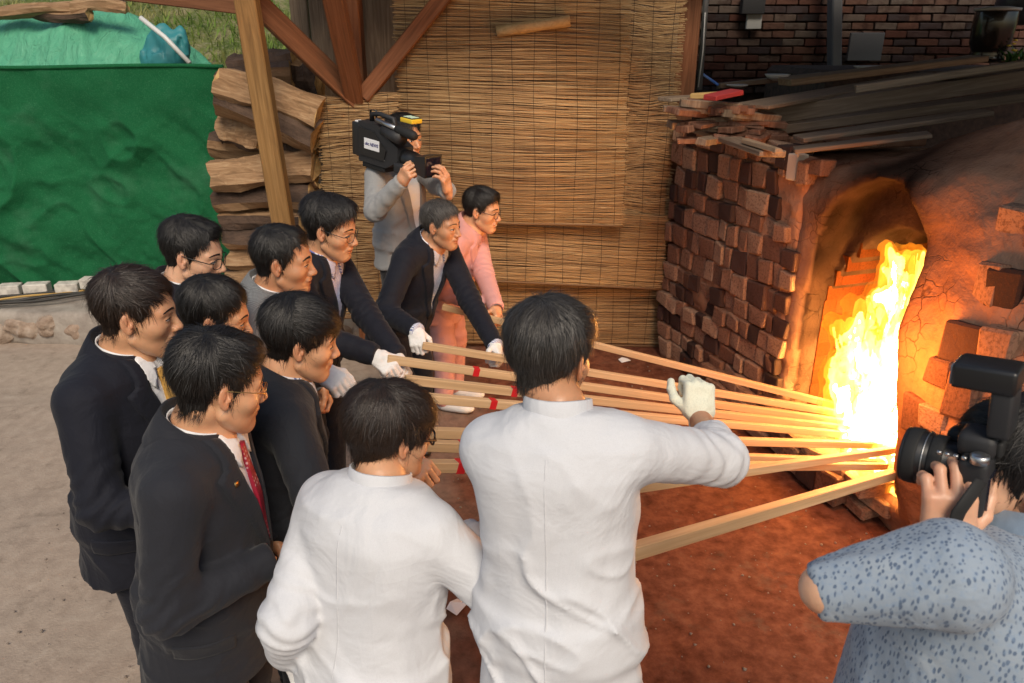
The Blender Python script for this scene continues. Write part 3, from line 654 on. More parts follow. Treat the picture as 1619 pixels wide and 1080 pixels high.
# added backing behind the screens, keeps the gaps between the reeds dark
bk = mk('screen_backing', *box_vf(((at_y(506, 200, 5.75).x + 1.22) / 2, 5.70, 1.45), ((1.22 - at_y(512, 200, 5.75).x) / 2, .012, 1.43), .003), PLANKW, None, False); tag(bk, 'added dark backing panel behind the hanging reed screens', 'panel')
a, b = at_y(785, 50, 5.18), at_y(901, 33, 5.18)
V_, F_ = tube([a, a * .67 + b * .33, a * .33 + b * .67, b], [.034, .036, .034, .036], 14); tag(mk('bamboo_pole', V_, F_, m_wood('split_bamboo', (.5, .33, .15), (.62, .45, .24), 2, (1, 1, 1))), 'short pale bamboo pole lying across the broad reed screen', 'pole')
# ---------------------------------------------------------------- kiln
KA = Vector((1.2, 5.4, 0)); KR = math.atan2(-.945, .326)
KM = Matrix.Translation(KA) @ Matrix.Rotation(KR, 4, 'Z')
kiln = empty('pottery_kiln', KA, KR); tag(kiln, 'clay and firebrick pottery kiln with an arched firing mouth', 'kiln')
def kl(p): return np.array(KM.inverted() @ Vector(p))
def arch(p, cx, hw, z0, zt, el=1.35):
    """arched doorway in x, z, negative inside"""
    zs_ = zt - hw * el; x, z = p[:, 0] - cx, p[:, 2]; x = np.where(x > 0, x / (1 + .42 * sstep(1.15 - z, 0, .65)), x)
    d1 = np.maximum(np.abs(x) - hw, zs_ * 0 + z - zs_)
    d2 = (np.sqrt((x / hw) ** 2 + (np.maximum(z - zs_, 0) / (hw * el)) ** 2) - 1) * hw
    return np.maximum(np.where(z > zs_, d2, np.abs(x) - hw), z0 - z)
CX = 1.86
def clay(p):
    x, y, z = p.T
    wall = rbox(p, (1.9, .62, .80), (1.98, .60, .86), .08)
    wall = smin(wall, ell(p, (2.9, 1.15, .75), (1.75, 1.45, 1.42)), .22)
    # clay shoulder that runs up to the right from the mouth
    wall = smin(wall, cone(p, (1.75, .42, 1.42), (2.75, .55, 1.72), .34, .46), .2)
    wall = smin(wall, cone(p, (2.60, .12, .05), (2.50, .16, 1.5), .15, .20), .12)         # right jamb
    wall = smin(wall, cone(p, (1.375, .06, .0), (1.39, .07, 1.25), .075, .085), .06)       # left jamb
    wall = smin(wall, cone(p, (1.42, .12, 1.45), (2.25, .16, 1.62), .12, .18), .12)
    d = wall + .022 * fbm(p * 2.6, 3) + .010 * fbm(p * 11, 2)
    rec = np.maximum(arch(p, CX, .385, .16, 1.66), np.maximum(-y - .6, y - (.09 + .12 * sstep(z, .9, 1.3)))); d = smax(d, -rec, .03)
    inn = np.maximum(arch(p, CX + .0, .372, .22, 1.40), np.maximum(-y, y - .75)); d = smax(d, -inn, .02)
    ch = ell(p, (CX + .1, 1.05, .8), (.62, .55, .68)); d = smax(d, -ch, .04)
    slot = rbox(p, (.63, -.1, .85), (.66, .155, .95), .01); d = smax(d, -slot, .01)        # the brick facing sits here
    return d
V_, Q_ = sdf(clay, (-.2, -.35, -.1), (4.7, 2.7, 2.4), .026)
me = mesh_np('clay_shell', V_, Q_); ca = me.color_attributes.new('soot', 'FLOAT_COLOR', 'POINT')
ar = arch(V_, CX, .385, .0, 1.66); x, y, z = V_.T
so = np.clip(np.exp(-np.maximum(ar, 0) / (.05 + .09 * sstep(z, 1.2, 1.7))) * sstep(z, .5, 1.3) * .9 + (ar < .03) * (y > .0) * (.82 + .15 * sstep(z, .9, 1.35)) + .7 * np.exp(-((x - 1.75) / .4) ** 2 - ((z - 1.8) / .2) ** 2) * (.6 + .5 * fbm(V_ * 3, 2)), 0, .99) * (.92 + .08 * fbm(V_ * 6, 2))
ca.data.foreach_set('color', np.repeat(np.clip(so, 0, 1)[:, None], 4, 1).astype(F4).ravel())
link('clay_shell', me, CLAY, kiln)
# facing bricks, each its own piece
def brick_mesh(w_, d_, h_, seed, jit=.006, bev=.008):
    r_ = random.Random(seed); V, F = box_vf((0, 0, 0), (w_ / 2, d_ / 2, h_ / 2), bev, None, 1, jit, r_); me = bpy.data.meshes.new('brick'); me.from_pydata([tuple(map(float, v)) for v in V], [], F); me.update(); return me
KB = [brick_mesh(1, 1, 1, i, .10, .07) for i in range(10)]
for m_ in KB: m_.materials.append(BRICK)
def kbrick(x, y, z, w_, d_, h_, rot=0., me=None, name='brick', tilt=0.):
    o = bpy.data.objects.new(name, me or KB[rng.randrange(10)]); COL.objects.link(o); o.parent = kiln; o.location = (x, y, z); o.scale = (w_, d_, h_); o.rotation_euler = (rng.uniform(-.03, .03), rot, rng.uniform(-.04, .04)); return o
IB = [brick_mesh(1, 1, 1, 300 + i, .004, .014) for i in range(3)]
for m_ in IB: m_.materials.append(IBRICK)
mV, mQ = sdf(lambda p: rbox(p, (.66, .03, .83), (.67, .05, .86), .02) + .030 * fbm(p * V3(4.5, 3, 4.5), 3) + .008 * vnoise(p * 25), (-.1, -.12, -.1), (1.4, .15, 1.8), .018)
me = mesh_np('mortar_bed', mV, mQ); me.color_attributes.new('soot', 'FLOAT_COLOR', 'POINT').data.foreach_set('color', np.repeat(np.clip(.45 - .4 * mV[:, 0] + .3 * fbm(mV * 3, 2), 0, .8)[:, None], 4, 1).astype(F4).ravel()); link('mortar_bed', me, CLAY, kiln)
z = .02; row = 0
while z < 1.66:
    h_ = rng.uniform(.115, .155); x = -.02 - rng.uniform(0, .08); xe = 1.27 + rng.uniform(-.05, .07) - (.1 if z > 1.3 else 0)
    while x < xe - .05:
        w_ = min(rng.uniform(.085, .19), xe - x); 
        if w_ > .04: kbrick(x + w_ / 2, .0 + rng.uniform(-.016, .016), z + h_ / 2 + rng.uniform(-.010, .010) , w_ - rng.uniform(.004, .02), .10, h_ - rng.uniform(.006, .022), rng.uniform(-.06, .06))
        x += w_
    z += h_; row += 1
for i in range(7):                                                                    # capping row
    kbrick(.06 + i * .17, .06, 1.70 + rng.uniform(-.01, .02), .15, .2, .075, rng.uniform(-.05, .05))
o = kbrick(1.245, -.02, 1.64, .075, .08, .14)
gm = brick_mesh(1, 1, 1, 77, .05, .05); gm.materials.append(GLZ); o.data = gm; o['label'] = 'pale whitish brick'
kbrick(1.16, -.01, 1.63, .07, .1, .12); kbrick(1.335, -.01, 1.62, .08, .1, .13); kbrick(1.42, .0, 1.66, .10, .1, .085)
for z_ in (.34, .46, .58, .70, .86, 1.0, 1.12): kbrick(1.30 + rng.uniform(-.02, .02), -.012, z_ , .12, .08, .105)          # bricks showing in the left jamb
# courses inside the mouth
for c_ in range(12):
    for k_ in range(5):
        zc = .26 + c_ * .0875; ax_ = CX - .372 * (1 if zc < .9 else math.sqrt(max(.05, 1 - ((zc - .9) / .5) ** 2)))
        y0_, y1_ = max(.10 + .12 * float(sstep(np.array(zc), .9, 1.3)), .10 + k_ * .17 - (c_ % 2) * .085), .10 + (k_ + 1) * .17 - (c_ % 2) * .085
        if y1_ - y0_ < .03: continue
        o = kbrick(ax_ - .022, (y0_ + y1_) / 2, zc, .05, y1_ - y0_ - .002, .0862, 0., IB[(c_ * 5 + k_) % 3]); o.rotation_euler = (0, 0, 0)
for c_ in range(9):
    for k_ in range(4): kbrick(CX - .25 + k_ * .19 + (c_ % 2) * .09, 1.02, .26 + c_ * .095, .18, .08, .088, 0., IB[k_ % 3])
# sill and the bricks under it
for k_ in range(5): kbrick(1.58 + k_ * .155, -.05, .18, .148, .26, .07)
for k_ in range(3): kbrick(1.75 + k_ * .16, -.16 - .01 * k_, .10, .15, .10, .16, .0)
for c_ in range(3):
    for k_ in range(8): kbrick(.75 + k_ * .205 + (c_ % 2) * .1, -.03 - (2 - c_) * .03, .04 + c_ * .07, .195, .12, .066)
# bricks that show through the clay at the right
for (x, z, w_, h_) in [(2.60, 1.62, .15, .14), (2.74, 1.60, .12, .15), (2.62, 1.38, .10, .17), (2.70, 1.36, .16, .20), (2.66, 1.14, .17, .18), (2.60, 1.0, .12, .12), (2.74, .96, .14, .2), (2.80, 1.16, .14, .2), (2.64, .80, .14, .10), (2.52, .76, .13, .16), (2.66, .66, .16, .10), (2.80, .72, .16, .14), (2.9, 1.4, .16, .2), (2.92, 1.6, .16, .16)]:
    b_ = kbrick(x, 0, z, w_, .12, h_)
    o_ = Vector((x, -1, z)); 
    kb_ = globals().setdefault('_kb', bvh_of(V_, Q_)); hit = kb_.ray_cast(o_, Vector((0, 1, 0)))
    b_.location.y = (hit[0].y if hit[0] else 0) + .035
# ---------------------------------------------------------------- fire in the mouth
flame = empty('flame', KM @ Vector((CX + .12, .0, .30))); tag(flame, 'tall bright yellow fire burning in the kiln mouth', 'fire')
TG = []
def tongue(pts): 
    q = [(V3(at(u, v, d)), r) for u, v, d, r in pts]; TG.extend((q[i][0], q[i + 1][0], q[i][1], q[i + 1][1]) for i in range(len(q) - 1))
D = 3.90
fr_ = random.Random(21)
tongue([(1395, 650, D + .45, .06), (1400, 560, D + .45, .05), (1392, 480, D + .4, .012)]); tongue([(1360, 640, D + .38, .05), (1352, 570, D + .4, .03), (1358, 520, D + .4, .006)])
tongue([(1430, 735, D, .04), (1440, 690, D + .02, .055), (1452, 620, D + .02, .045), (1462, 560, D, .012)])
tongue([(1398, 735, D, .05), (1402, 670, D, .10), (1406, 600, D + .02, .085), (1418, 530, D, .06), (1412, 470, D, .04), (1425, 425, D + .04, .024), (1412, 398, D, .007)])
tongue([(1378, 700, D, .085), (1384, 630, D, .075), (1372, 565, D - .02, .045), (1352, 518, D, .026), (1357, 486, D, .006)])
tongue([(1365, 572, D, .03), (1345, 540, D + .02, .020), (1338, 562, D, .006)])
tongue([(1428, 700, D + .03, .07), (1440, 620, D + .03, .06), (1452, 555, D + .02, .036), (1460, 508, D, .008)])
tongue([(1420, 490, D, .045), (1395, 474, D, .028), (1374, 486, D, .006)])
tongue([(1430, 490, D, .045), (1445, 450, D, .028), (1436, 412, D, .006)])
tongue([(1330, 692, D, .022), (1365, 694, D, .05), (1400, 708, D - .05, .06)])
tongue([(1324, 676, D, .006), (1350, 664, D, .026), (1380, 645, D, .05)])
tongue([(1410, 735, D - .05, .045), (1418, 758, D - .08, .018), (1424, 780, D - .1, .004)])
for i_ in range(9):
    u_ = fr_.uniform(1322, 1362); h0 = fr_.uniform(650, 695); top_ = h0 - fr_.uniform(60, 150); r0 = fr_.uniform(.020, .034)
    tongue([(u_ + 10 * math.sin(k_ * 1.6 + i_), h0 + (top_ - h0) * k_ / 4, D + fr_.uniform(-.03, .03), max(.004, r0 * (1 - k_ / 4))) for k_ in range(5)])
for i_ in range(40):
    t_ = fr_.random(); u_ = 1345 + 105 * t_; top_ = fr_.uniform(405, 600) if u_ > 1375 else fr_.uniform(480, 630); h0 = fr_.uniform(640, 730); dd = D + fr_.uniform(-.14, .12); r0 = fr_.uniform(.022, .045); sw_ = fr_.uniform(-18, 18); n_ = 5
    tongue([(u_ + sw_ * math.sin(k_ / (n_ - 1) * 4 + i_) + 18 * (k_ / n_) * (1 if u_ < 1430 else .2), h0 + (top_ - h0) * k_ / (n_ - 1), dd, max(.004, r0 * (1 - (k_ / (n_ - 1)) ** 1.15))) for k_ in range(n_)])
TA = np.array([t[0] for t in TG] + [t[1] for t in TG])
def fl(off, sd, kk=1.):
    def f_(p):
        q = p * V3(8, 8, 2.4); wq = np.stack([vnoise(q + 1.3 + sd), vnoise(q + 11.7 + sd), vnoise(q + 5.1 + sd)], 1)
        q2 = p * V3(27, 27, 6.5); w2 = np.stack([vnoise(q2 + 2.3), vnoise(q2 + 7.7), vnoise(q2 + 15.1)], 1)
        pp = p + .060 * wq * V3(1, 1, .6) + .034 * w2 * V3(1, 1, .5); d = np.full(len(p), 9., F4)
        for a, b, ra, rb in TG: d = smin(d, cone(pp, a, b, ra, rb), .012)
        rd = 1 - np.abs(vnoise(p * V3(15, 15, 5) + sd)) * 2
        return d + off + .015 * kk * np.maximum(rd, -.3) 
    return f_
def m_fire(name, c, st, tr):
    m = Mt(name); e = m.n('ShaderNodeEmission'); m.set(e.inputs[0], m.ramp(m.noise(9, 4, co=m.coord('Object', (1, 1, .4))), [(.3, c[0]), (.7, c[1])])); e.inputs[1].default_value = st
    t = m.n('ShaderNodeBsdfTransparent'); x = m.n('ShaderNodeMixShader'); m.set(x.inputs[0], m.ramp(m.noise(14, 4, co=m.coord('Object', (1, 1, .35), None, (3, 1, 2))), [(.3, min(1, tr + .3)), (.7, max(0, tr - .3))])); m.t.links.new(e.outputs[0], x.inputs[1]); m.t.links.new(t.outputs[0], x.inputs[2])
    m.t.links.new(x.outputs[0] if tr > 0 else e.outputs[0], m.o.inputs[0]); return m.m
FI = [('core_flame', .012, .0, m_fire('fire_core', ((1, .42, .10), (1, .56, .18)), 170, 0.), .009), ('yellow_flame', -.011, .0, m_fire('fire_yellow', ((1, .50, .05), (1, .68, .16)), 4.2, .42), .009), ('orange_flame', -.028, .3, m_fire('fire_orange', ((1, .22, .008), (1, .40, .03)), 2.0, .66), .011)]
for nm, off, sd, m_, h_ in FI:
    V_, Q_ = sdf(fl(off, sd), TA.min(0) - .12, TA.max(0) + .12, h_); mkn(nm, V_ - V3(flame.location), Q_, m_, flame)
V_, Q_ = sdf(fl(-.052, .6), TA.min(0) - .16, TA.max(0) + .16, .013); mkn('flame_haze', V_ - V3(flame.location), Q_, m_fire('fire_veil', ((1, .20, .005), (1, .34, .02)), .9, .86), flame)
# the light the burning mass throws out of the mouth
fl_ = bpy.data.lights.new('fire_light', 'POINT'); fl_.energy = 24; fl_.color = (1, .29, .045); fl_.shadow_soft_size = .22; fo = bpy.data.objects.new('fire_light', fl_); COL.objects.link(fo); fo.location = at(1384, 565, 3.22)
# kindling and embers on the hearth
for i, (x, y, L, a, rz) in enumerate([(1.72, .30, .5, .2, .9), (1.95, .34, .55, -.1, 1.4), (2.08, .26, .45, .1, 2.2), (1.86, .55, .6, .05, .2)]):
    o = link('log', log_mesh(L, .085, .075, 90 + i), None, None, False); o.location = KM @ Vector((x, y, .27 + .05 * i)); o.rotation_euler = (0, R(90) + a * .3, KR + rz); tag(o, ['burning log at the left inside the kiln mouth', 'burning log under the middle of the flames', 'burning log at the right inside the kiln mouth', 'burning log laid crosswise at the back of the fire'][i], 'log', 'logs burning in the kiln')
# ---------------------------------------------------------------- brick building and terrace behind the kiln
bw = empty('brick_building', (4.6, 8.6, 0)); tag(bw, 'dark brick building wall behind the kiln', 'building')
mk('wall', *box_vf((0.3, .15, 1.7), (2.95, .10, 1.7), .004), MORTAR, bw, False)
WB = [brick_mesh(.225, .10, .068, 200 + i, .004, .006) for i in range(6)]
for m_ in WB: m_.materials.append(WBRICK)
for r_i in range(13):
    for k_ in range(23):
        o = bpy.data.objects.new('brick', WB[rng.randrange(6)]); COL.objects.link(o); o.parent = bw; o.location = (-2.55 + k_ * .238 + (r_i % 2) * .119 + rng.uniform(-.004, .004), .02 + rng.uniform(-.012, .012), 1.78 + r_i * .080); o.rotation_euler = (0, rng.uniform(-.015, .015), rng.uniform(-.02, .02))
tr_ = mk('terrace', *box_vf((5.6, 7.6, 1.02), (2.9, .85, 1.02), .05), MORTAR, None, False); tag(tr_, kind='structure')
def on_wall(name, u, v, w_, h_, Y, mat, lb, cat, dep=.02):
    c = at_y(u, v, Y); k = c.length / FPX; o = mk(name, *box_vf(c, (w_ * k / 2, dep, h_ * k / 2), .004), mat, None, False); return tag(o, lb, cat)
on_wall('socket_box', 1192, 32, 20, 22, 8.5, m_plain('pale_socket', (.42, .42, .4), .5), 'small pale socket box on the dark brick wall', 'socket box')
on_wall('fuse_box', 1190, 8, 30, 22, 8.48, BLACKM, 'black fuse box above the pale socket', 'box', .05)
on_wall('slate_board', 1368, 74, 44, 34, 8.42, GREYM, 'flat grey board leaning against the brick wall', 'board')
a, b = at_y(1303, -10, 8.35), at_y(1322, 125, 8.35)
tag(mk('drainpipe', *beam_vf((a.x + .05, 8.35, 3.1), (b.x, 8.35, 1.75), .16, .10, .012), GREYM, None, False), 'wide grey drainpipe on the brick wall', 'pipe')
a, b = at_y(1117, -10, 6.3), at_y(1106, 142, 6.3); tag(mk('conduit', *tube([(a.x, 6.3, 3.0), (a.x, 6.3, a.z), b], .022, 10), GREYM), 'thin grey conduit pipe between reed screen and brick wall', 'pipe')
a, b = at_y(1115, 20, 6.25), at_y(1104, 138, 6.25); tag(mk('hanging_wire', *tube([a, (a + b) / 2 + Vector((.01, 0, 0)), b], .005, 6), PVC), 'white wire hanging beside the thin grey conduit', 'wire')
def pot(name, u, v, Y, prof, mat, lb, cat='jar', lid=None):
    c = at_y(u, v, Y); o = mk(name, *lathe(prof, 28), mat); o.location = c; tag(o, lb, cat)
    if lid: mk('lid', *lathe(lid, 28), PLATE, o)
    return o
pot('storage_jar', 1559, 97, 7.1, [(.11, 0), (.135, .01), (.14, .03), (.13, .045), (.14, .06), (.128, .075), (.14, .09), (.165, .15), (.172, .30), (.168, .40), (.165, .41)], GLAZE, 'tall dark glazed jar with white lid on the terrace', lid=[(.16, .41), (.182, .412), (.184, .432), (.10, .445), (.01, .447)])
pot('onggi_pot', 1612, 40, 7.9, [(.14, 0), (.20, .06), (.25, .18), (.24, .30), (.18, .38), (.17, .40)], GLAZEG, 'rounded grey pot at the top right corner')
pot('dish', 1388, 112, 6.75, [(.06, 0), (.17, .02), (.20, .035), (.195, .038), (.15, .03), (.01, .025)], PLATE, 'large pale dish behind the planks', 'dish')
pot('bowl', 1228, 128, 6.35, [(.03, 0), (.07, .02), (.10, .05), (.096, .052), (.06, .025), (.01, .02)], PLATE, 'small pale bowl on the planks by the conduit', 'bowl')
pot('saucer', 1165, 138, 6.2, [(.03, 0), (.08, .012), (.085, .02), (.08, .021), (.01, .012)], PLATE, 'small saucer at the far end of the planks', 'saucer')
a, b = at_z(1112, 118, 2.02), at_z(1135, 134, 1.96); tag(mk('blue_marker', *tube([a, b], .011, 8), m_plain('blue_plastic', (.08, .2, .6), .4)), 'small blue plastic tube on the offcut heap', 'tube')
# a flowering plant at the right edge
pl = empty('flowering_plant', at_y(1602, 100, 6.9)); tag(pl, 'small green plant with yellow flowers beside the dark jar', 'plant')
V_, F_ = [], []
for i in range(46):
    a = rng.uniform(0, 6.28); l = rng.uniform(.08, .20); e = rng.uniform(.3, 1.2); d_ = V3(math.cos(a) * math.cos(e), math.sin(a) * math.cos(e), math.sin(e)); s_ = V3(-math.sin(a), math.cos(a), 0) * .013; b0 = V3(rng.uniform(-.05, .05), rng.uniform(-.05, .05), 0); n0 = len(V_)
    V_ += [b0 - s_ * .3, b0 + s_ * .3, b0 + d_ * l * .6 + s_, b0 + d_ * l - V3(0, 0, .02), b0 + d_ * l * .6 - s_]; F_ += [(n0, n0 + 1, n0 + 2, n0 + 3, n0 + 4)]
mk('leaves', V_, F_, m_plain('leaf', (.05, .13, .02), .5), pl, False)
for i in range(6):
    V_, F_ = box_vf((0, 0, 0), (.014, .014, .007), .005); o = mk('flower', V_, F_, YELLP, pl); o.location = (rng.uniform(-.09, .05), rng.uniform(-.05, .05), .10 + rng.uniform(0, .1))
# ---------------------------------------------------------------- timber stacked on the kiln
def plank(lb, u0, v0, z0, u1, v1, z1, w_, t_, mat=PLANKW, grp='planks stacked on the kiln', name='plank'):
    a, b = at_z(u0, v0, z0), at_z(u1, v1, z1); L = (b - a).length; o = mk(name, *box_vf((0, 0, 0), (w_ / 2, t_ / 2, L / 2), .004, None, 1, .004, rng), mat, None, False)
    o.location = (a + b) / 2; o.rotation_euler = Matrix(frame_z(b - a).tolist()).to_euler(); return tag(o, lb, 'plank', grp)
plank('thick dark beam, largest of the timbers on the kiln', 1192, 184, 1.86, 1650, 116, 2.10, .20, .10)
plank('broad weathered board lying on the thick dark beam', 1190, 168, 1.94, 1480, 118, 2.06, .22, .03)
plank('long pale-topped board on the beam, running out at the right', 1352, 140, 2.04, 1660, 94, 2.20, .13, .035, m_wood('pale_weathered', (.24, .18, .12), (.36, .29, .2)))
plank('brown board just below the thick dark beam', 1222, 203, 1.80, 1640, 148, 2.00, .18, .05)
plank('grey board nearest the clay dome', 1262, 220, 1.78, 1560, 178, 1.92, .15, .03)
plank('short blackened board at the foot of the stack by the clay', 1255, 238, 1.745, 1470, 212, 1.85, .14, .022)
plank('tan-topped board far back on the stack', 1240, 130, 1.99, 1548, 93, 2.15, .20, .05, m_wood('tan_board', (.26, .16, .09), (.38, .26, .15)))
plank('narrow dark batten at the back of the stack', 1136, 136, 1.95, 1300, 118, 2.02, .06, .04)
plank('board at the right edge behind the stack', 1482, 122, 2.08, 1680, 92, 2.2, .14, .04, SCRAPW)
plank('dark board along the top edge of the brick face', 1082, 196, 1.765, 1222, 244, 1.765, .14, .03)
plank('narrow pale batten lying across the brick top', 1178, 222, 1.80, 1232, 238, 1.80, .04, .022, m_wood('pale_batten', (.38, .25, .15), (.5, .36, .23)))
plank('yellowish offcut on top of the heap at the far corner', 1092, 152, 1.99, 1142, 150, 2.0, .10, .03, m_wood('yellow_offcut', (.5, .3, .1), (.62, .42, .18)))
plank('red-painted offcut on top of the heap at the far corner', 1122, 155, 2.0, 1165, 146, 2.02, .09, .03, m_plain('faded_red_paint', (.32, .03, .03), .6))
plank('brown board sticking out over the reed screen', 1050, 158, 1.97, 1130, 152, 1.97, .10, .025)
for i in range(34):
    u, v = rng.uniform(1092, 1215), rng.uniform(158, 222); v = max(v, 158 + (u - 1092) * .25); z_ = 1.76 + max(0, (218 - v)) / 60 * .22
    c = at_z(u, v, z_); a_ = KR + math.pi / 2 + rng.uniform(-.7, .7); L = rng.uniform(.22, .42); w_ = rng.uniform(.05, .10)
    o = mk('offcut', *box_vf((0, 0, 0), (L / 2, w_ / 2, rng.uniform(.011, .022)), .003, None, 1, .003, rng), SCRAPW if rng.random() < .7 else PLANKW, None, False)
    o.location = c; o.rotation_euler = (rng.uniform(-.2, .2), rng.uniform(-.15, .15), a_); tag(o, 'short red-brown offcut in the heap at the far kiln corner', 'offcut', 'offcuts heaped on the kiln corner')
mk('wood_filling', *box_vf((.62, .55, 1.73), (.55, .42, .03), .01), CLAY, kiln, False)
# ---------------------------------------------------------------- people
FIRE = V3(1.95, 3.45, .95)
def head_fn(k):
    """field of a head: x forward, y left, z up, eyes at z = 0"""
    wd, jaw, ns, ck, smile = k.get('wide', 1), k.get('jaw', 1), k.get('nose', 1), k.get('cheek', 1), k.get('smile', 0)
    def f(p):
        q = p.copy(); q[:, 1] = np.abs(q[:, 1]) / wd
        d = ell(q, (-.014, 0, .034), (.099, .078, .084))
        d = smin(d, ell(q, (.024, 0, -.022), (.064, .0645, .084)), .03)
        d = smin(d, ell(q, (.040, 0, -.077), (.050, .050 * jaw, .040)), .03)
        d = smin(d, cone(q, (.000, .053 * jaw, -.062), (.066, .020, -.107), .016, .015), .022)
        d = smin(d, ell(q, (.073, 0, -.101), (.020, .025, .018)), .020)
        d = smin(d, ell(q, (.050, .045, -.026), (.026 * ck, .022 * ck, .024)), .026)
        d = smin(d, cone(q, (.080, 0, .021), (.066, .046, .021), .013, .011), .018)
        d = smax(d, -ell(q, (.103, .033, -.001), (.017, .019, .012)), .012)
        d = smin(d, ell(q, (.073, .033, -.001), (.0145, .017, .0125)), .005)
        d = smin(d, cone(q, (.081, 0, .010), (.099 + .007 * ns, 0, -.032), .0080, .0122 * ns), .013)
        d = smin(d, ell(q, (.095, .0130 * ns, -.037), (.012, .0080, .008)), .006)
        d = smin(d, ell(q, (.086, 0, -.058), (.013, .024 + .004 * smile, .010)), .010)
        d = smin(d, ell(q, (.0885, 0, -.0605), (.0105, .022 + .006 * smile, .0058)), .004)
        d = smin(d, ell(q, (.0865, 0, -.0735), (.0110, .019 + .004 * smile, .0066)), .005)
        d = smax(d, -cone(q, (.102, 0, -.0668 - .000), (.083, .024 + .005 * smile, -.0655 + .006 * smile), .0022 + .0018 * smile, .0012), .003)
        d = smax(d, -cone(q, (.093, .0195, -.036), (.079, .036, -.064), .0006 + .0012 * smile, .0004), .008)
        d = smin(d, ell(q, (.076, .034, -.0165), (.010, .013, .0045)), .008)
        # ear
        Re = rotz(-.42) @ roty(-.18)
        e = ell(q, (-.012, .0785, -.008), (.017, .0058, .029), Re)
        e = smax(e, -ell(q, (-.008, .0858, -.004), (.0085, .0090, .017), Re), .003)
        e = smin(e, ell(q, (-.014, .0815, .000), (.0035, .0035, .014), Re), .003)
        e = smin(e, ell(q, (-.001, .079, -.012), (.005, .005, .008)), .004)
        e = smin(e, ell(q, (-.007, .077, -.031), (.007, .005, .008)), .006)
        d = smin(d, e, .007)
        return d
    return f
def hairline(k):
    s = k.get('style', 'short'); fr = k.get('fringe', 0.)
    rc = k.get('recede', .005)
    base = [(.2, .3), (.2, .10 - fr * 1.3 + rc), (.092, .080 - fr + rc), (.074, .066 - fr + rc), (.054 - rc * .6, .056 - fr * .8 + rc * .6), (.040, .028 - fr * .4), (.026, .006), (.019, -.022), (.004, -.028), (.001, .010), (-.016, .026), (-.032, .012),
            (-.041, -.040), (-.058, -.064), (-.2, -.072), (-.2, .3)]
    if s == 'long': base[8:13] = [(.006, -.018), (.006, .006), (-.012, .016), (-.030, -.004), (-.040, -.055)]; base[-3] = (-.055, -.080); base[-2] = (-.2, -.090)
    return base
def hair_fn(k, headf):
    P = hairline(k); top, side, front, wd = k.get('top', .014), k.get('sidet', .005), k.get('front', .0), k.get('wide', 1)
    def f(p):
        q = p.copy(); q[:, 1] = q[:, 1] / wd; ya = q.copy(); ya[:, 1] = np.abs(ya[:, 1])
        d = smin(ell(ya, (-.014, 0, .034), (.099, .078, .084)), ell(ya, (.022, 0, -.022), (.060, .062, .080)), .03)
        d = smin(d, ell(ya, (-.040, 0, -.05), (.050, .048, .06)), .03)
        z, x, y = q[:, 2], q[:, 0], q[:, 1]
        th = side + (top - side) * sstep(z, .02, .105) + front * sstep(x, .01, .08) * sstep(z, .04, .09)
        th = th + k.get('back', .004) * sstep(-x, .02, .10) * sstep(z, -.04, .03)
        th = th * (.10 + .90 * sstep(z, -.095, .015 if k.get('style') != 'long' else -.05))
        part = k.get('part', .03)
        th = th - .008 * np.exp(-((y - part) / .007) ** 2) * sstep(x, -.03, .03) * sstep(z, .06, .09)
        th = th + .0035 * fbm(q * V3(28, 42, 24) + k.get('seed', 1) * 5, 3)
        h = poly2(x, z, P) + .004 * vnoise(q * 90) + .007 * vnoise(q * 60) * sstep(-z, .02, .05)
        ovr = k.get('fringe', 0) > .01
        tpr = sstep(-h, -.002, .042); th = th * (.22 + .78 * (np.maximum(tpr, (x > .03) * .8) if ovr else tpr))
        return smax(d - th, h, .008)
    return f
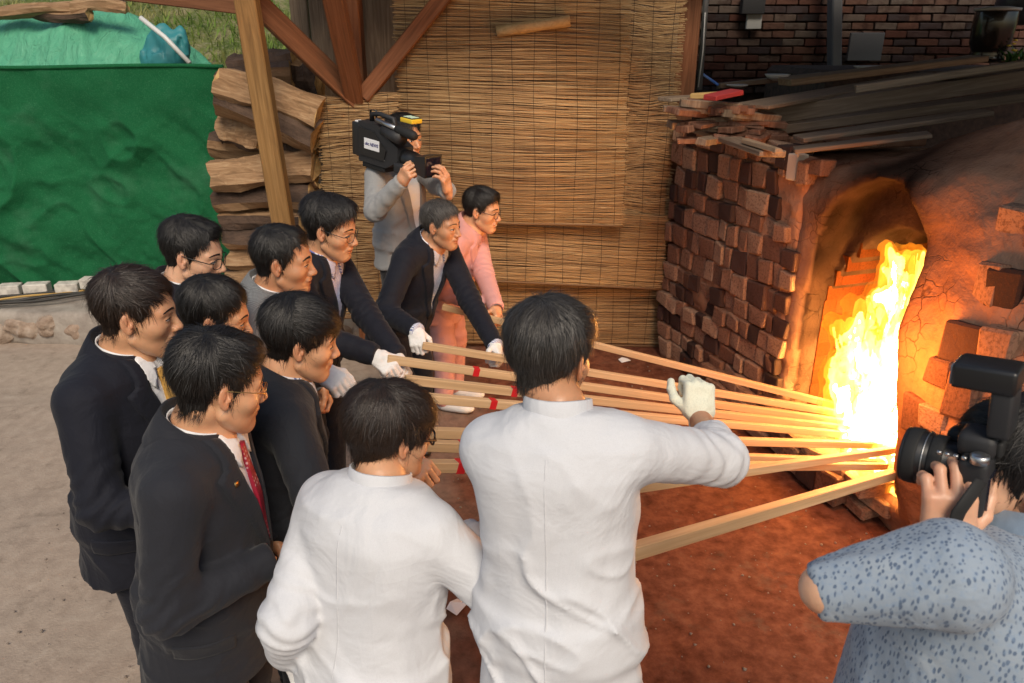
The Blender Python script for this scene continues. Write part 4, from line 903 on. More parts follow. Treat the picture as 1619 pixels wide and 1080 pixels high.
def strands(HV, HN, k, rng, n):
    """fine tapered hairs that run over the skull"""
    part = k.get('part', .03); c = V3(-.062, part * .6, .12); m = 4; wd = k.get('wide', 1)
    EC, ER = V3(-.014, 0, .030), V3(.099, .078 * wd, .088)
    up, fr, sw = k.get('messy', .5), k.get('sweep', .8), k.get('sideways', .5)
    i = rng.choice(len(HV), n); i = i[HV[i, 2] > -.088]; n = len(i); p = HV[i].copy(); lev = np.linalg.norm((p - EC) / ER, axis=1, keepdims=True); low = (p[:, 2] < -.015)[:, None]; n0 = HN[i]
    L = rng.uniform(.018, .046, n)[:, None] * k.get('length', 1); wid = rng.uniform(.6, 1.4, n)[:, None] * k.get('width', .00066)
    fly = (rng.rand(n) < .07 + .06 * up)[:, None]; lift = rng.uniform(-.0004, .0026, n)[:, None] + fly * rng.uniform(.001, .006, n)[:, None]
    cl = np.floor(p * 70) ; jit = np.stack([vnoise(p * 38 + 7 * q + k.get('seed', 1)) for q in (1, 2, 3)], 1) * (.30 + .35 * up) + rng.normal(0, .10 + .12 * up, (n, 3))
    def un(v): return v / (np.linalg.norm(v, axis=1, keepdims=True) + 1e-6)
    rows = []
    for s in range(m):
        nr = np.where(low, n0, un((p - EC) / ER ** 2)); v = un(p - c); tp = ((p[:, 2] > .05) & (p[:, 0] > -.04))[:, None]; sg = np.where(p[:, 1] < part, -1., 1.)
        v1 = v * .4 + np.stack([np.full(n, fr * (1 - sw)), sg * sw, np.full(n, .05)], 1); v2 = v + V3(-.05, 0, -.9)
        v = np.where(tp, v1, v2) + jit; v = un(v - nr * (v * nr).sum(1, keepdims=True))
        q = p + nr * lift * (.5 + (1 + 1.6 * fly) * s / m); sd = un(np.cross(v, nr)); w_ = wid * (1 - .8 * s / (m - 1))
        rows.append(np.stack([q - sd * w_, q + nr * w_ * .8, q + sd * w_], 1)); p = p + v * L / (m - 1)
        nl = np.linalg.norm((p - EC) / ER, axis=1, keepdims=True); p = np.where(low, p, EC + (p - EC) * (lev * (1 - .004 * s) / nl))
    V = np.stack(rows, 1).reshape(-1, 3); b = np.arange(n)[:, None] * (3 * m); F = []
    for s in range(m - 1):
        a = b + 3 * s; F += [np.concatenate([a, a + 1, a + 4, a + 3], 1), np.concatenate([a + 1, a + 2, a + 5, a + 4], 1)]
    return V.astype(F4), np.concatenate(F)
def vnormals(V, Q):
    n = np.zeros_like(V); a = np.cross(V[Q[:, 2]] - V[Q[:, 0]], V[Q[:, 3]] - V[Q[:, 1]])
    for i in range(4): np.add.at(n, Q[:, i], a)
    return n / (np.linalg.norm(n, axis=1, keepdims=True) + 1e-12)

def hand_vq(W, fx, bk, side, curl=(.35, .45, .3), thumb=(.5, .3), r=0., spread=.06, h=.0026):
    """hand mesh in the frame of W (wrist), fx (fingers), bk (back of hand); side +1 = left hand"""
    x = nrm(fx); z = V3(bk); z = nrm(z - x * (z @ x)); y = np.cross(z, x)      # y to the left of the fingers seen from the back
    sg = -side                                                                 # thumb side along y: right hand +y
    prims = []
    bx = [(.086, .030), (.091, .010), (.087, -.011), (.079, -.030)]; ls = [.95, 1.05, .97, .76]
    for n_, ((b0, b1), l) in enumerate(zip(bx, ls)):
        p = V3(b0, b1 * sg, 0); a = 0; sp = (b1 * spread / .03) * sg
        for j, (L, c) in enumerate(zip((.043, .027, .022), curl)):
            a += c * (1 + .06 * n_); dd = V3(math.cos(a) * math.cos(sp), math.sin(sp) * math.cos(a), -math.sin(a)); q = p + dd * L * l
            prims.append((p, q, .0092 - .0006 * j + r, .0086 - .0008 * j + r)); p = q
    p = V3(.022, .030 * sg, -.006); dr = nrm(V3(.62, .62 * sg, -.35 - thumb[0] * .5))
    prims.append((p, p + dr * .044, .0135 + r, .0115 + r)); p = p + dr * .044
    dr = nrm(dr + V3(.45, -.55 * sg * thumb[1] * 2, -.25)); prims.append((p, p + dr * .032, .0112 + r, .0098 + r)); p = p + dr * .032
    dr = nrm(dr + V3(.25, -.35 * sg * thumb[1] * 2, -.1)); prims.append((p, p + dr * .024, .0098 + r, .0085 + r))
    def f(P):
        d = rbox(P, (.048, .001 * sg, -.001), (.044, .040 + r, .0135 + r), .012)
        d = smin(d, cone(P, (-.03, 0, 0), (.02, 0, 0), .026 + r, .027 + r), .02)
        d = smin(d, ell(P, (.032, .027 * sg, -.009), (.030, .018, .015 + r)), .01)
        for a, b, r0, r1 in prims: d = smin(d, cone(P, a, b, r0, r1), .005)
        return d
    Vh, Q = sdf(f, (-.06, -.10, -.11), (.205, .10, .05), h)
    M = np.stack([x, y, z], 1)
    return Vh @ M.T + V3(W), Q

def ik(S, T, l1, l2, pole):
    S, T = V3(S), V3(T); d = T - S; L = np.linalg.norm(d)
    if L > (l1 + l2) * .995: k = L / ((l1 + l2) * .995); l1 *= k; l2 *= k
    x = d / L; a = (l1 * l1 - l2 * l2 + L * L) / (2 * L); hh = math.sqrt(max(1e-6, l1 * l1 - a * a))
    pv = V3(pole); pv = nrm(pv - x * (pv @ x)); return S + x * a + pv * hh

def ring_strip(c, ax, f, l, prof, a0, a1, n=40, dip=0., flare=0.):
    """collar: profile of (radius, height) rows swept round a neck; angle 0 faces forward"""
    V = []; F = []; m = len(prof)
    for i in range(n + 1):
        a = a0 + (a1 - a0) * i / n; fw = (1 + math.cos(a)) / 2
        for j, (r, hgt) in enumerate(prof):
            rr = r * (1 + flare * fw); hh = hgt - dip * fw ** 1.5
            V.append(c + f * math.cos(a) * rr * 1.06 + l * math.sin(a) * rr + ax * hh)
    for i in range(n):
        for j in range(m - 1): F.append((i * m + j, (i + 1) * m + j, (i + 1) * m + j + 1, i * m + j + 1))
    return V, F

def person(sp):
    rng = np.random.RandomState(sp.get('seed', 1)); seed = sp.get('seed', 1)
    Hc = V3(sp['at']); yaw = R(sp['yaw']); s = sp.get('size', 1.); hs = sp.get('head', 1.05)
    Rw = rotz(yaw)
    def toL(p): return (V3(p) - Hc) @ Rw + V3(0, 0, Hc[2])            # provisional origin: ground under the head
    def dirL(v): return V3(v) @ Rw
    # head axes
    if 'hyaw' in sp: hy = R(sp['hyaw'])
    else: hy = math.atan2(FIRE[1] - Hc[1], FIRE[0] - Hc[0])
    Hm = rotz(hy - yaw) @ roty(R(sp.get('hpitch', 12))) @ rotx(R(sp.get('hroll', 0)))
    lean, lat = R(sp.get('lean', 6)), R(sp.get('lat', 0))
    ax = nrm(V3(math.sin(lean), math.sin(lat), math.cos(lean)))
    tw = R(sp.get('twist', 0)); l = nrm(np.cross(ax, rotz(tw) @ V3(1, 0, 0))); f = np.cross(l, ax)
    hc = V3(0, 0, Hc[2])
    C7 = hc - Hm[:, 2] * .062 * hs - ax * .048 * s - f * .052 - Hm[:, 0] * .012
    ns_ = sp.get('neck_shift', (0, 0, 0)); C7 = C7 + f * ns_[0] + l * ns_[1] + ax * ns_[2]
    P = C7 - ax * .50 * s
    shift = V3(P[0], P[1], 0)
    hc, C7, P = hc - shift, C7 - shift, P - shift
    def W(p): return toL(p) - shift
    O = Hc + (Rw @ V3(P[0] + shift[0], P[1] + shift[1], 0)); O[2] = 0
    build = sp.get('build', 1.); wd = .185 * s * sp.get('shoulders', 1.)
    sh = sp.get('shrug', (0, 0))
    Sh = {1: C7 - ax * (.092 * s - sh[0]) + l * wd + f * .01, -1: C7 - ax * (.092 * s - sh[1]) - l * wd + f * .01}
    # arms
    arms = {}
    for key, sd in (('L', 1), ('R', -1)):
        a = sp.get(key)
        S = Sh[sd].copy()
        if a is None: T = S + V3(.10, .05 * sd, -.50); hd = V3(.3, 0, -1); a = {}
        else:
            T = W(a['at']); hd = dirL(a['dir']) if 'dir' in a else T - S
        fw = a.get('raise', 0.); S = S + nrm(T - S) * fw
        hd = nrm(hd); Wr = T - hd * .065
        pole = dirL(a['pole']) if 'pole' in a else V3(-.5, .45 * sd, -.7)
        if 'shoulder' in a: S = W(a['shoulder']); Sh[sd] = S
        E = W(a['elbow']) if 'elbow' in a else ik(S, Wr, .285 * s, .255 * s, pole)
        bk = dirL(a['back']) if 'back' in a else V3(.2, .5 * sd, .6)
        arms[key] = dict(S=S, E=E, W=Wr, hd=hd, bk=bk, sd=sd, a=a)
    # legs
    legs = []
    for sd in (1, -1):
        H = P + l * .085 * sd * s + V3(0, 0, -.03); fx, fy = sp.get('feet', {}).get(sd, (0.02, .11 * sd))
        A = V3(fx, fy, .085); K = (H + A) / 2 + V3(.03, 0, 0.02); legs.append((H, K, A))
    # ---------------- body mesh: head and neck finely, trunk and limbs under the cloth
    kh = sp.get('face', {}); hf = head_fn(kh)
    hV, hQ = sdf(hf, (-.125, -.10, -.135), (.13, .10, .13), .0027)
    tint = np.zeros((len(hV), 4), F4); tint[:, 3] = 1; ya = np.abs(hV[:, 1]); x, z = hV[:, 0], hV[:, 2]
    lip = np.exp(-(((z + .067) / .010) ** 2 + (ya / .024) ** 4)) * sstep(x, .078, .086)
    tint[:, 0] = np.clip(.75 * lip + .22 * np.exp(-(((x - .105) / .02) ** 2 + ((z + .033) / .015) ** 2 + (ya / .02) ** 2)) + .2 * np.exp(-(((x - .07) / .03) ** 2 + ((z + .03) / .02) ** 2 + ((ya - .045) / .02) ** 2)) + .3 * (ya > .079), 0, 1)
    tint[:, 1] = np.clip(.16 * sstep(-z, .045, .07) * sstep(x, .0, .04) * (1 - lip * 1.5) + .1 * np.exp(-(((z + .01) / .008) ** 2 + ((ya - .033) / .015) ** 2)) * (x > .06), 0, 1)
    tint[:, 1] += kh.get('stubble', 0) * sstep(-z, .03, .06) * (1 - lip)
    hW = (hV * hs) @ Hm.T + hc
    nk0 = hc + Hm @ (V3(-.030, 0, -.055) * hs)
    def neck(p):
        d = cone(p, nk0, C7 + ax * .01 + f * .012, .056 * hs, .060)
        d = smin(d, cone(p, hc + Hm @ (V3(.02, 0, -.085) * hs), C7 + f * .055 - ax * .03, .034, .042), .03)
        return smin(d, ell(p, C7 - ax * .06, (.10, .13, .05)), .04)
    nV, nQ = sdf(neck, np.minimum(nk0, C7) - .16, np.maximum(nk0, C7) + .14, .006)
    def inner(p):
        d = cone(p, P, C7 - ax * .12, .10, .105)
        for sd in (1, -1): d = smin(d, cone(p, C7 - ax * .07, Sh[sd], .04, .035), .05)
        for H, K, A in legs: d = smin(smin(d, cone(p, H, K, .06, .045), .03), cone(p, K, A, .045, .03), .03)
        for a in arms.values(): d = smin(smin(d, cone(p, a['S'], a['E'], .03, .026), .03), cone(p, a['E'], a['W'], .026, .02), .02)
        return d
    allp = np.array([P, C7] + [q for g in legs for q in g] + [q for a in arms.values() for q in (a['S'], a['E'], a['W'])])
    iV, iQ = sdf(inner, allp.min(0) - .13, allp.max(0) + .13, .016)
    pieces = [(hW, hQ, tint)] + [(v, q, np.tile(V3(0, 0, 0, 1), (len(v), 1))) for v, q in ((nV, nQ), (iV, iQ))]
    gloves = []
    for a in arms.values():
        A = a['a']
        if A.get('hide'): continue
        g = A.get('glove')
        hv, hq = hand_vq(a['W'], a['hd'], a['bk'], a['sd'], A.get('curl', (.9, 1.0, .6)), A.get('thumb', (.5, .5)), .0016 if g else 0, A.get('spread', .06), .0026 if Hc[1] < 3 else .0034)
        if g: gloves.append((hv, hq, g))
        else:
            t = np.tile(V3(.12, 0, 0, 1), (len(hv), 1)); pieces.append((hv, hq, t))
        if A.get('bare'):                                               # forearm shows
            E_, W_ = a['E'], a['W']; B0 = E_ + (W_ - E_) * A['bare'] if A['bare'] < 1 else E_
            ft = A.get('fat', 0.)
            def fa(p, E_=E_, W_=W_, S_=a['S'], ft=ft):
                d = cone(p, E_, E_ + (W_ - E_) * .35, .036 + ft, .041 + ft); d = smin(d, cone(p, E_ + (W_ - E_) * .35, W_ + (W_ - E_) * .03, .040 + ft, .027 + ft * .3), .02)
                return smin(d, cone(p, S_, E_, .045 + ft, .036 + ft), .02)
            q = np.array([a['S'], E_, W_]); v, qd = sdf(fa, q.min(0) - .06, q.max(0) + .06, .006)
            pieces.append((v, qd, np.tile(V3(.05, 0, 0, 1), (len(v), 1))))
    Vs, Qs, Ts, n0 = [], [], [], 0
    for v, q, t in pieces: Vs.append(v); Qs.append(q + n0); Ts.append(t); n0 += len(v)
    me = mesh_np('person', np.concatenate(Vs), np.concatenate(Qs))
    ca = me.color_attributes.new('tint', 'FLOAT_COLOR', 'POINT'); ca.data.foreach_set('color', np.concatenate(Ts).ravel())
    body = link('person', me, sp.get('skin', SK)); body.location = tuple(O); body.rotation_euler = (0, 0, yaw)
    tag(body, sp['label'], 'person', sp.get('group'))
    for v, q, g in gloves: mkn('glove', v, q, g, body)
    # ---------------- hair
    kk = dict(sp.get('hair', {})); kk['wide'] = kh.get('wide', 1); kk['seed'] = seed
    rV, rQ = sdf(hair_fn(kk, hf), (-.16, -.12, -.13), (.13, .12, .17), .0034)
    rN = vnormals(rV, rQ)
    def H2L(v): return (np.asarray(v, F4) * hs) @ Hm.T + hc
    hair = mkn('hair', H2L(rV), rQ, CAPM[kk.get('mat', HB).name], body)
    sV, sF = strands(rV, rN, kk, rng, kk.get('count', 13000 if Hc[1] < 2.6 else 7000)); 
    lk = mkn('hair_locks', H2L(sV), sF, kk.get('mat', HB), hair); tag(lk, kind='stuff')
    hu = np.repeat(np.clip(rng.beta(1.3, 2.6, len(sV) // 12), 0, 1), 12); hc4 = np.repeat(hu[:, None], 4, 1).astype(F4)
    lk.data.color_attributes.new('hue', 'FLOAT_COLOR', 'POINT').data.foreach_set('color', hc4.ravel())
    # ---------------- face details laid on the head
    if not sp.get('noface'):
        hb = bvh_of(hV, hQ); yy, zz = (0, 1, 0), (0, 0, 1)
        sm = kh.get('smile', 0); eh = .0042 - .0014 * sm
        def face_part(name, polys, mat, off, par=body, step=.005):
            vf = [patch(hb, pl, (.15, 0, 0), yy, zz, (-1, 0, 0), off, .0008, step, .12) for pl in polys]
            V_, F_ = cat_vf(vf); return mk(name, H2L(np.array(V_)), F_, mat, par)
        for sd in (1, -1):
            cx = .033 * kh.get('wide', 1) * sd
            al = [(cx + .0150 * math.cos(t) , -.001 + (eh if math.sin(t) > 0 else eh * .75) * math.sin(t) * (1 - .25 * abs(math.cos(t)))) for t in np.linspace(0, 2 * math.pi, 19)[:-1]]
            e = face_part('eye', [al], EYEW, .0006)
            face_part('iris', [[(cx + .0055 * math.cos(t), -.001 + min(.0055, eh * .9) * math.sin(t)) for t in np.linspace(0, 2 * math.pi, 13)[:-1]]], IRIS, .0011, e)
            up = [(cx - .0165 + .033 * t, -.001 + eh * math.sin(math.pi * t) ** .6 + .0002) for t in np.linspace(0, 1, 9)]
            face_part('eyelash', [up + [(a, b + .0022) for a, b in up[::-1]]], IRIS, .0014, e)
            bz = .0215 + kh.get('brow', 0)
            lo_ = [(cx + sd * (-.022 + .046 * t), bz + .006 * math.sin(math.pi * (.15 + .7 * t)) - .003 * t) for t in np.linspace(0, 1, 9)]
            th_ = kh.get('browth', .0062)
            face_part('eyebrow', [lo_ + [(a, b + th_ * (1 - .6 * t)) for (a, b), t in zip(lo_[::-1], np.linspace(1, 0, 9))]], kk.get('mat', HB), .0014)
        ml = [(-.021 - .004 * sm + (.042 + .008 * sm) * t, -.0668 + .010 * sm * (2 * t - 1) ** 2) for t in np.linspace(0, 1, 11)]
        face_part('mouth', [ml + [(a, b - .0016 - .005 * sm * (1 - (2 * t - 1) ** 2)) for (a, b), t in zip(ml[::-1], np.linspace(1, 0, 11))]], TEETH if sm > .7 else LIPL, .0009)
    # ---------------- glasses
    gl = sp.get('glasses')
    if gl:
        g = empty('glasses'); g.parent = body; wq = kh.get('wide', 1)
        gm, gr, rx_, rz_ = gl.get('mat', BLACKP), gl.get('r', .0013), gl.get('w', .024), gl.get('h', .019)
        vf = []; lens = []
        for sd in (1, -1):
            loop = []
            for t in np.linspace(0, 2 * math.pi, 29)[:-1]:
                c_, s_ = math.cos(t), math.sin(t); e_ = gl.get('sq', .7)
                yy_ = sd * .0335 * wq + rx_ * math.copysign(abs(c_) ** e_, c_); z_ = -.004 + rz_ * math.copysign(abs(s_) ** e_, s_)
                loop.append((.107 - 2.6 * (abs(yy_) - .0) ** 2 * 1.4 - .004, yy_, z_))
            vf.append(tube(loop, gr, 6, True)); c0 = np.mean(loop, 0); nn = len(loop)
            lens.append(([tuple(c0)] + loop, [(0, i + 1, (i + 1) % nn + 1) for i in range(nn)]))
            yo = sd * (.0335 * wq + rx_); xo = .103 - 3.64 * yo * yo
            vf.append(tube([(xo, yo, .004), (xo - .008, sd * .0765 * wq, .005), (.02, sd * .0800 * wq, .009), (-.012, sd * .0815 * wq, .012), (-.030, sd * .081 * wq, -.004)], gr * gl.get('tw', 1.2), 6))
        yo = .0335 * wq - rx_ * .95
        vf.append(tube([(.1022, -yo, 0), (.108, 0, .004), (.1022, yo, 0)], gr, 6))
        V_, F_ = cat_vf(vf); mk('frame', H2L(np.array(V_)), F_, gm, g)
        V_, F_ = cat_vf(lens); mk('lens', H2L(np.array(V_)), F_, LENSG, g)
    # ---------------- clothes
    o = sp['outfit']; kind = o['kind']; mat = o['mat']; loose = o.get('loose', 0.); b_ = build
    hem = o.get('hem', .17); A0 = o.get('folds', .0058)
    st = np.array([(0, .138, .178), (.18, .134, .172), (.36, .130, .166), (.60, .132, .176), (.78, .122, .182), (.90, .104, .165), (.97, .080, .115), (1.03, .064, .078)])
    belly = sp.get('belly', 0.); LT = np.linalg.norm(C7 - P)
    def torso(p):
        q = p - P; t = q @ ax / LT; tc = np.clip(t, 0, 1.03)
        a_ = np.interp(tc, st[:, 0], st[:, 1]) * s * b_ + loose + belly * np.exp(-((tc - .25) / .22) ** 2); bb = np.interp(tc, st[:, 0], st[:, 2]) * s * b_ + loose * 1.2
        u = q @ f - .012 - belly * .5 * np.exp(-((tc - .25) / .22) ** 2) + .02 * np.exp(-((tc - .8) / .2) ** 2) * o.get('hunch', 1); v = q @ l
        kq = (np.abs(u / a_) ** 2.2 + np.abs(v / bb) ** 2.2) ** (1 / 2.2)
        d = (kq - 1) * np.minimum(a_, bb)
        return smax(d, np.abs(t - .49) * LT - .54 * LT, .02)
    dn = nrm(V3(0, 0, -1) * .75 - ax * .25)
    def skirt(p):
        q = p - P; t = q @ dn; tc = np.clip(t, -.05, hem); g_ = np.clip(tc / .2, 0, 1)
        a_ = (.138 + .018 * g_) * s * b_ + loose * (1 + .3 * g_) + belly * .6; bb = (.178 + .012 * g_) * s * b_ + loose * (1.2 + .4 * g_)
        u = q @ nrm(f + V3(.0, 0, 0)) - .012; v = q @ l
        d = (np.sqrt((u / a_) ** 2 + (v / bb) ** 2) - 1) * np.minimum(a_, bb)
        return smax(d, np.maximum(t - hem, -t - .06), .008)
    ru, re, rw = o.get('sleeve', (.070, .060, .047)); slv = o.get('sleeve_end', 1.)
    def sleeve(p, a):
        S, E, W_ = a['S'], a['E'], a['W']; se = a['a'].get('sleeve_end', slv)
        if se >= (.6 if kind == 'polo' else .5):
            Wc = E + (W_ - E) * min(1, (se - .5) * 2); d = smin(cone(p, S, E, ru, re), cone(p, E, Wc, re, rw), .02)
            axw = nrm(Wc - E); d = smax(d, (p - Wc) @ axw - .004, .006)
        else:
            Ec = S + (E - S) * se * 2; d = cone(p, S, Ec, ru, re + .008); d = smax(d, (p - Ec) @ nrm(E - S) - .002, .006)
        de = np.linalg.norm(p - E, axis=1); al = (p - E) @ nrm(W_ - S)
        wr = np.sin(al / o.get('wrl', .0065) + 3.5 * vnoise(p * 16 + seed)) * np.exp(-(de / .12) ** 2)
        wr = wr + .5 * np.sin((p @ nrm(W_ - E)) / .011 + 4 * vnoise(p * 11 + seed * 2)) * (.25 + np.exp(-(np.linalg.norm(p - W_, axis=1) / .10) ** 2))
        return d + A0 * (.5 if kind == 'tunic' else .9) * wr
    def coat(p, bare=False):
        d = smin(torso(p), skirt(p), .05)
        for sd in (1, -1): d = smin(d, cone(p, C7 - ax * .058 * s, Sh[sd] - l * sd * .02, .058 * s, .060 * s), .05)
        # folds of the cloth on the trunk: slanting ridges
        q = (p - P) @ np.stack([f, l, ax], 1); wq = q + .06 * np.stack([vnoise(q * 5 + seed), vnoise(q * 5 + 9 + seed), vnoise(q * 4 + 4)], 1)
        w1 = fbm(wq * V3(7, 8, 2.6) + seed * 3.1, 2)
        sl = wq @ np.array([[1, 0, .2], [0, 1, .55], [.3, -.6, 1]], F4); r1 = np.maximum(0, 1 - np.abs(vnoise(sl * V3(5, 9, 4.5) + seed * 1.7)) * 2.6) ** 2
        s2 = wq @ np.array([[1, 0, .2], [0, 1, -.5], [-.3, .7, 1]], F4); r2 = np.maximum(0, 1 - np.abs(vnoise(s2 * V3(6, 5, 11) + seed * 2.9)) * 3.2) ** 2
        lowr = .35 + .65 * sstep(-q[:, 2], -.36, -.12)
        d = d + A0 * (w1 * .8 - 1.1 * r1 * lowr - .8 * r2 * lowr)
        for a in (() if bare else arms.values()):
            av = nrm(a['E'] - a['S']); d2 = sleeve(p, a); d = smin(d, d2, .016 + .03 * np.exp(-(np.linalg.norm(p - a['S'], axis=1) / .09) ** 2))
        hN = (p - C7) @ ax - (.012 + .02 * ((p - C7) @ -f) / .1); rN_ = np.linalg.norm(np.cross(p - C7, ax), axis=1)
        return smax(d, -np.maximum(rN_ - .115, -hN), .01)
    pts = np.array([P + dn * hem, P, C7] + [q for a in arms.values() for q in (a['S'], a['E'], a['W'])])
    hgrid = sp.get('grid', .0075 if Hc[1] < 2.2 else .0095)
    cV, cQ = sdf(coat, pts.min(0) - .24, pts.max(0) + .22, hgrid)
    co_name = {'suit': 'jacket', 'tunic': 'shirt', 'polo': 'polo_shirt'}[kind]
    coat_o = mkn(co_name, cV, cQ, mat, body)
    pts = np.array([P + dn * hem, P, C7] + list(Sh.values()))
    tV_, tQ_ = sdf(lambda p: coat(p, True), pts.min(0) - .24, pts.max(0) + .22, .012)
    cb = bvh_of(tV_, tQ_)
    U, Lx = Vector(ax), Vector(l); Fd = Vector(f)
    def front(name, polys, m, off, par=body, step=.013, th=.003, dr=None, O_=None, ex=None):
        vf = [patch(cb, pl, O_ if O_ is not None else Vector(C7) + Fd * .015, ex or Lx, U, dr or -Fd, off, th, step, 0) for pl in polys]
        V_, F_ = cat_vf(vf); return mk(name, V_, F_, m, par)
    def mir(pl): return [(-x_, y_) for x_, y_ in pl][::-1]
    nc = C7 + ax * .008 + f * .012
    if kind == 'suit':
        vd = o.get('vdepth', .34)
        front('shirt', [[(-.075, -.03), (-.04, .0), (.04, .0), (.075, -.03), (.006, -vd), (-.006, -vd)]], o['shirt'], .003)
        lap = [(.060, -.005), (.085, .0), (.098, -.075), (.128, -.088), (.118, -.13), (.020, -vd - .02), (.002, -vd - .01), (.012, -vd + .06), (.062, -.09)]
        front('lapel', [lap], mat, .014, coat_o); front('lapel', [mir(lap)], mat, .014, coat_o)
        front('front_edge', [[(-.004, -vd - .01), (.004, -vd - .01), (.012, -.60), (.004, -.60)]], mat, .005, coat_o)
        if o.get('tie'):
            front('tie', [[(-.017, -.052), (.017, -.052), (.012, -.088), (.032, -vd - .0), (-.032, -vd - .0), (-.012, -.088)]], o['tie'], .013, th=.004)
        if o.get('pocket', True):
            for sd in (1, -1):
                front('pocket_flap', [[(-.07, 0), (.07, 0), (.072, -.05), (-.068, -.05)]], mat, .006, coat_o, O_=Vector(P + dn * .02 + f * .06 + l * sd * .05), ex=-Fd, dr=Vector(-l * sd))
        V_, F_ = ring_strip(nc, ax, f, l, [(.064, -.012), (.062, .016), (.065, .019), (.068, .000), (.071, -.020)], R(22), R(338), dip=.032, flare=.10)
        cl = mk('shirt_collar', V_, F_, o['shirt'], body); fix_normals(cl)
        cp = [(.012, -.030), (.060, -.010), (.064, -.060), (.040, -.098)]
        front('collar_point', [cp, mir(cp)], o['shirt'], .014)
        V_, F_ = ring_strip(nc, ax, f, l, [(.070, -.005), (.072, .037), (.078, .040), (.098, .004), (.120, -.042)], R(58), R(302), dip=.085, flare=.20)
        cl = mk('jacket_collar', V_, F_, mat, coat_o); fix_normals(cl)
    elif kind == 'tunic':
        V_, F_ = ring_strip(nc, ax, f, l, [(.078, -.022), (.072, .008), (.069, .034), (.066, .036), (.064, .0)], R(4), R(356), dip=.035, flare=.08)
        cl = mk('band_collar', V_, F_, mat, coat_o); fix_normals(cl)
        bc = Vector(C7 - f * .03)
        front('back_seam', [[(-.0013, -.05), (.0013, -.05), (.0013, -.66), (-.0013, -.66)]], mat, .0006, coat_o, step=.02, th=.001, dr=Fd, O_=bc)
    else:
        V_, F_ = ring_strip(nc, ax, f, l, [(.070, .0), (.067, .046), (.072, .050), (.088, .016), (.098, -.012)], R(18), R(342), dip=.04, flare=.10)
        cl = mk('collar', V_, F_, o.get('collar', mat), coat_o); fix_normals(cl)
    # cuffs
    for a in arms.values():
        if o.get('cuff') and not a['a'].get('hide'):
            ax_ = a['W'] - a['E']; d_ = nrm(ax_); V_, F_ = tube([a['W'] - d_ * .03, a['W'] + d_ * .006, a['W'] + d_ * .020, a['W'] + d_ * .018], [.044, .043, .041, .034], 20)
            mk('cuff', V_, F_, o['cuff'], body)
    # trousers and shoes
    tm = sp.get('trousers', mat if kind == 'suit' else DARKT)
    def tr(p):
        d = ell(p, P + V3(0, 0, -.05), (.125 * b_, .165 * b_, .13))
        for H, K, A in legs:
            g_ = smin(cone(p, H, K, .090 * b_, .073), cone(p, K, A, .073, .060), .02); d = smin(d, g_, .03)
        d = d + .004 * np.sin(p[:, 2] / .012 + 5 * vnoise(p * 9 + seed)) * np.exp(-((p[:, 2] - .45) / .12) ** 2) + .004 * fbm(p * V3(8, 8, 4) + seed, 2)
        return smax(d, .03 - p[:, 2], .01)
    q = np.array([g for L_ in legs for g in L_] + [P]); tV, tQ = sdf(tr, q.min(0) - .2, q.max(0) + .17, .012 if Hc[1] > 1.3 else .011)
    mkn('trousers', tV, tQ, tm, body)
    for H, K, A in legs:
        def shoe(p, A=A):
            d = smin(ell(p, A + V3(.02, 0, -.045), (.075, .045, .042)), ell(p, A + V3(.13, 0, -.052), (.085, .047, .034)), .04)
            return smax(d, .002 - p[:, 2], .006)
        v, q_ = sdf(shoe, A + V3(-.12, -.09, -.1), A + V3(.26, .09, .06), .008); mkn('shoe', v, q_, sp.get('shoes', LEATH), body)
    sp['_'] = dict(body=body, O=O, Rw=Rw, C7=C7, P=P, f=f, l=l, ax=ax, cb=cb, coat=coat_o, Hm=Hm, hc=hc, arms=arms, front=front)
    return body
def HND(u, v, d, **k): k['at'] = at(u, v, d); return k
GR = (.95, 1.1, .7)
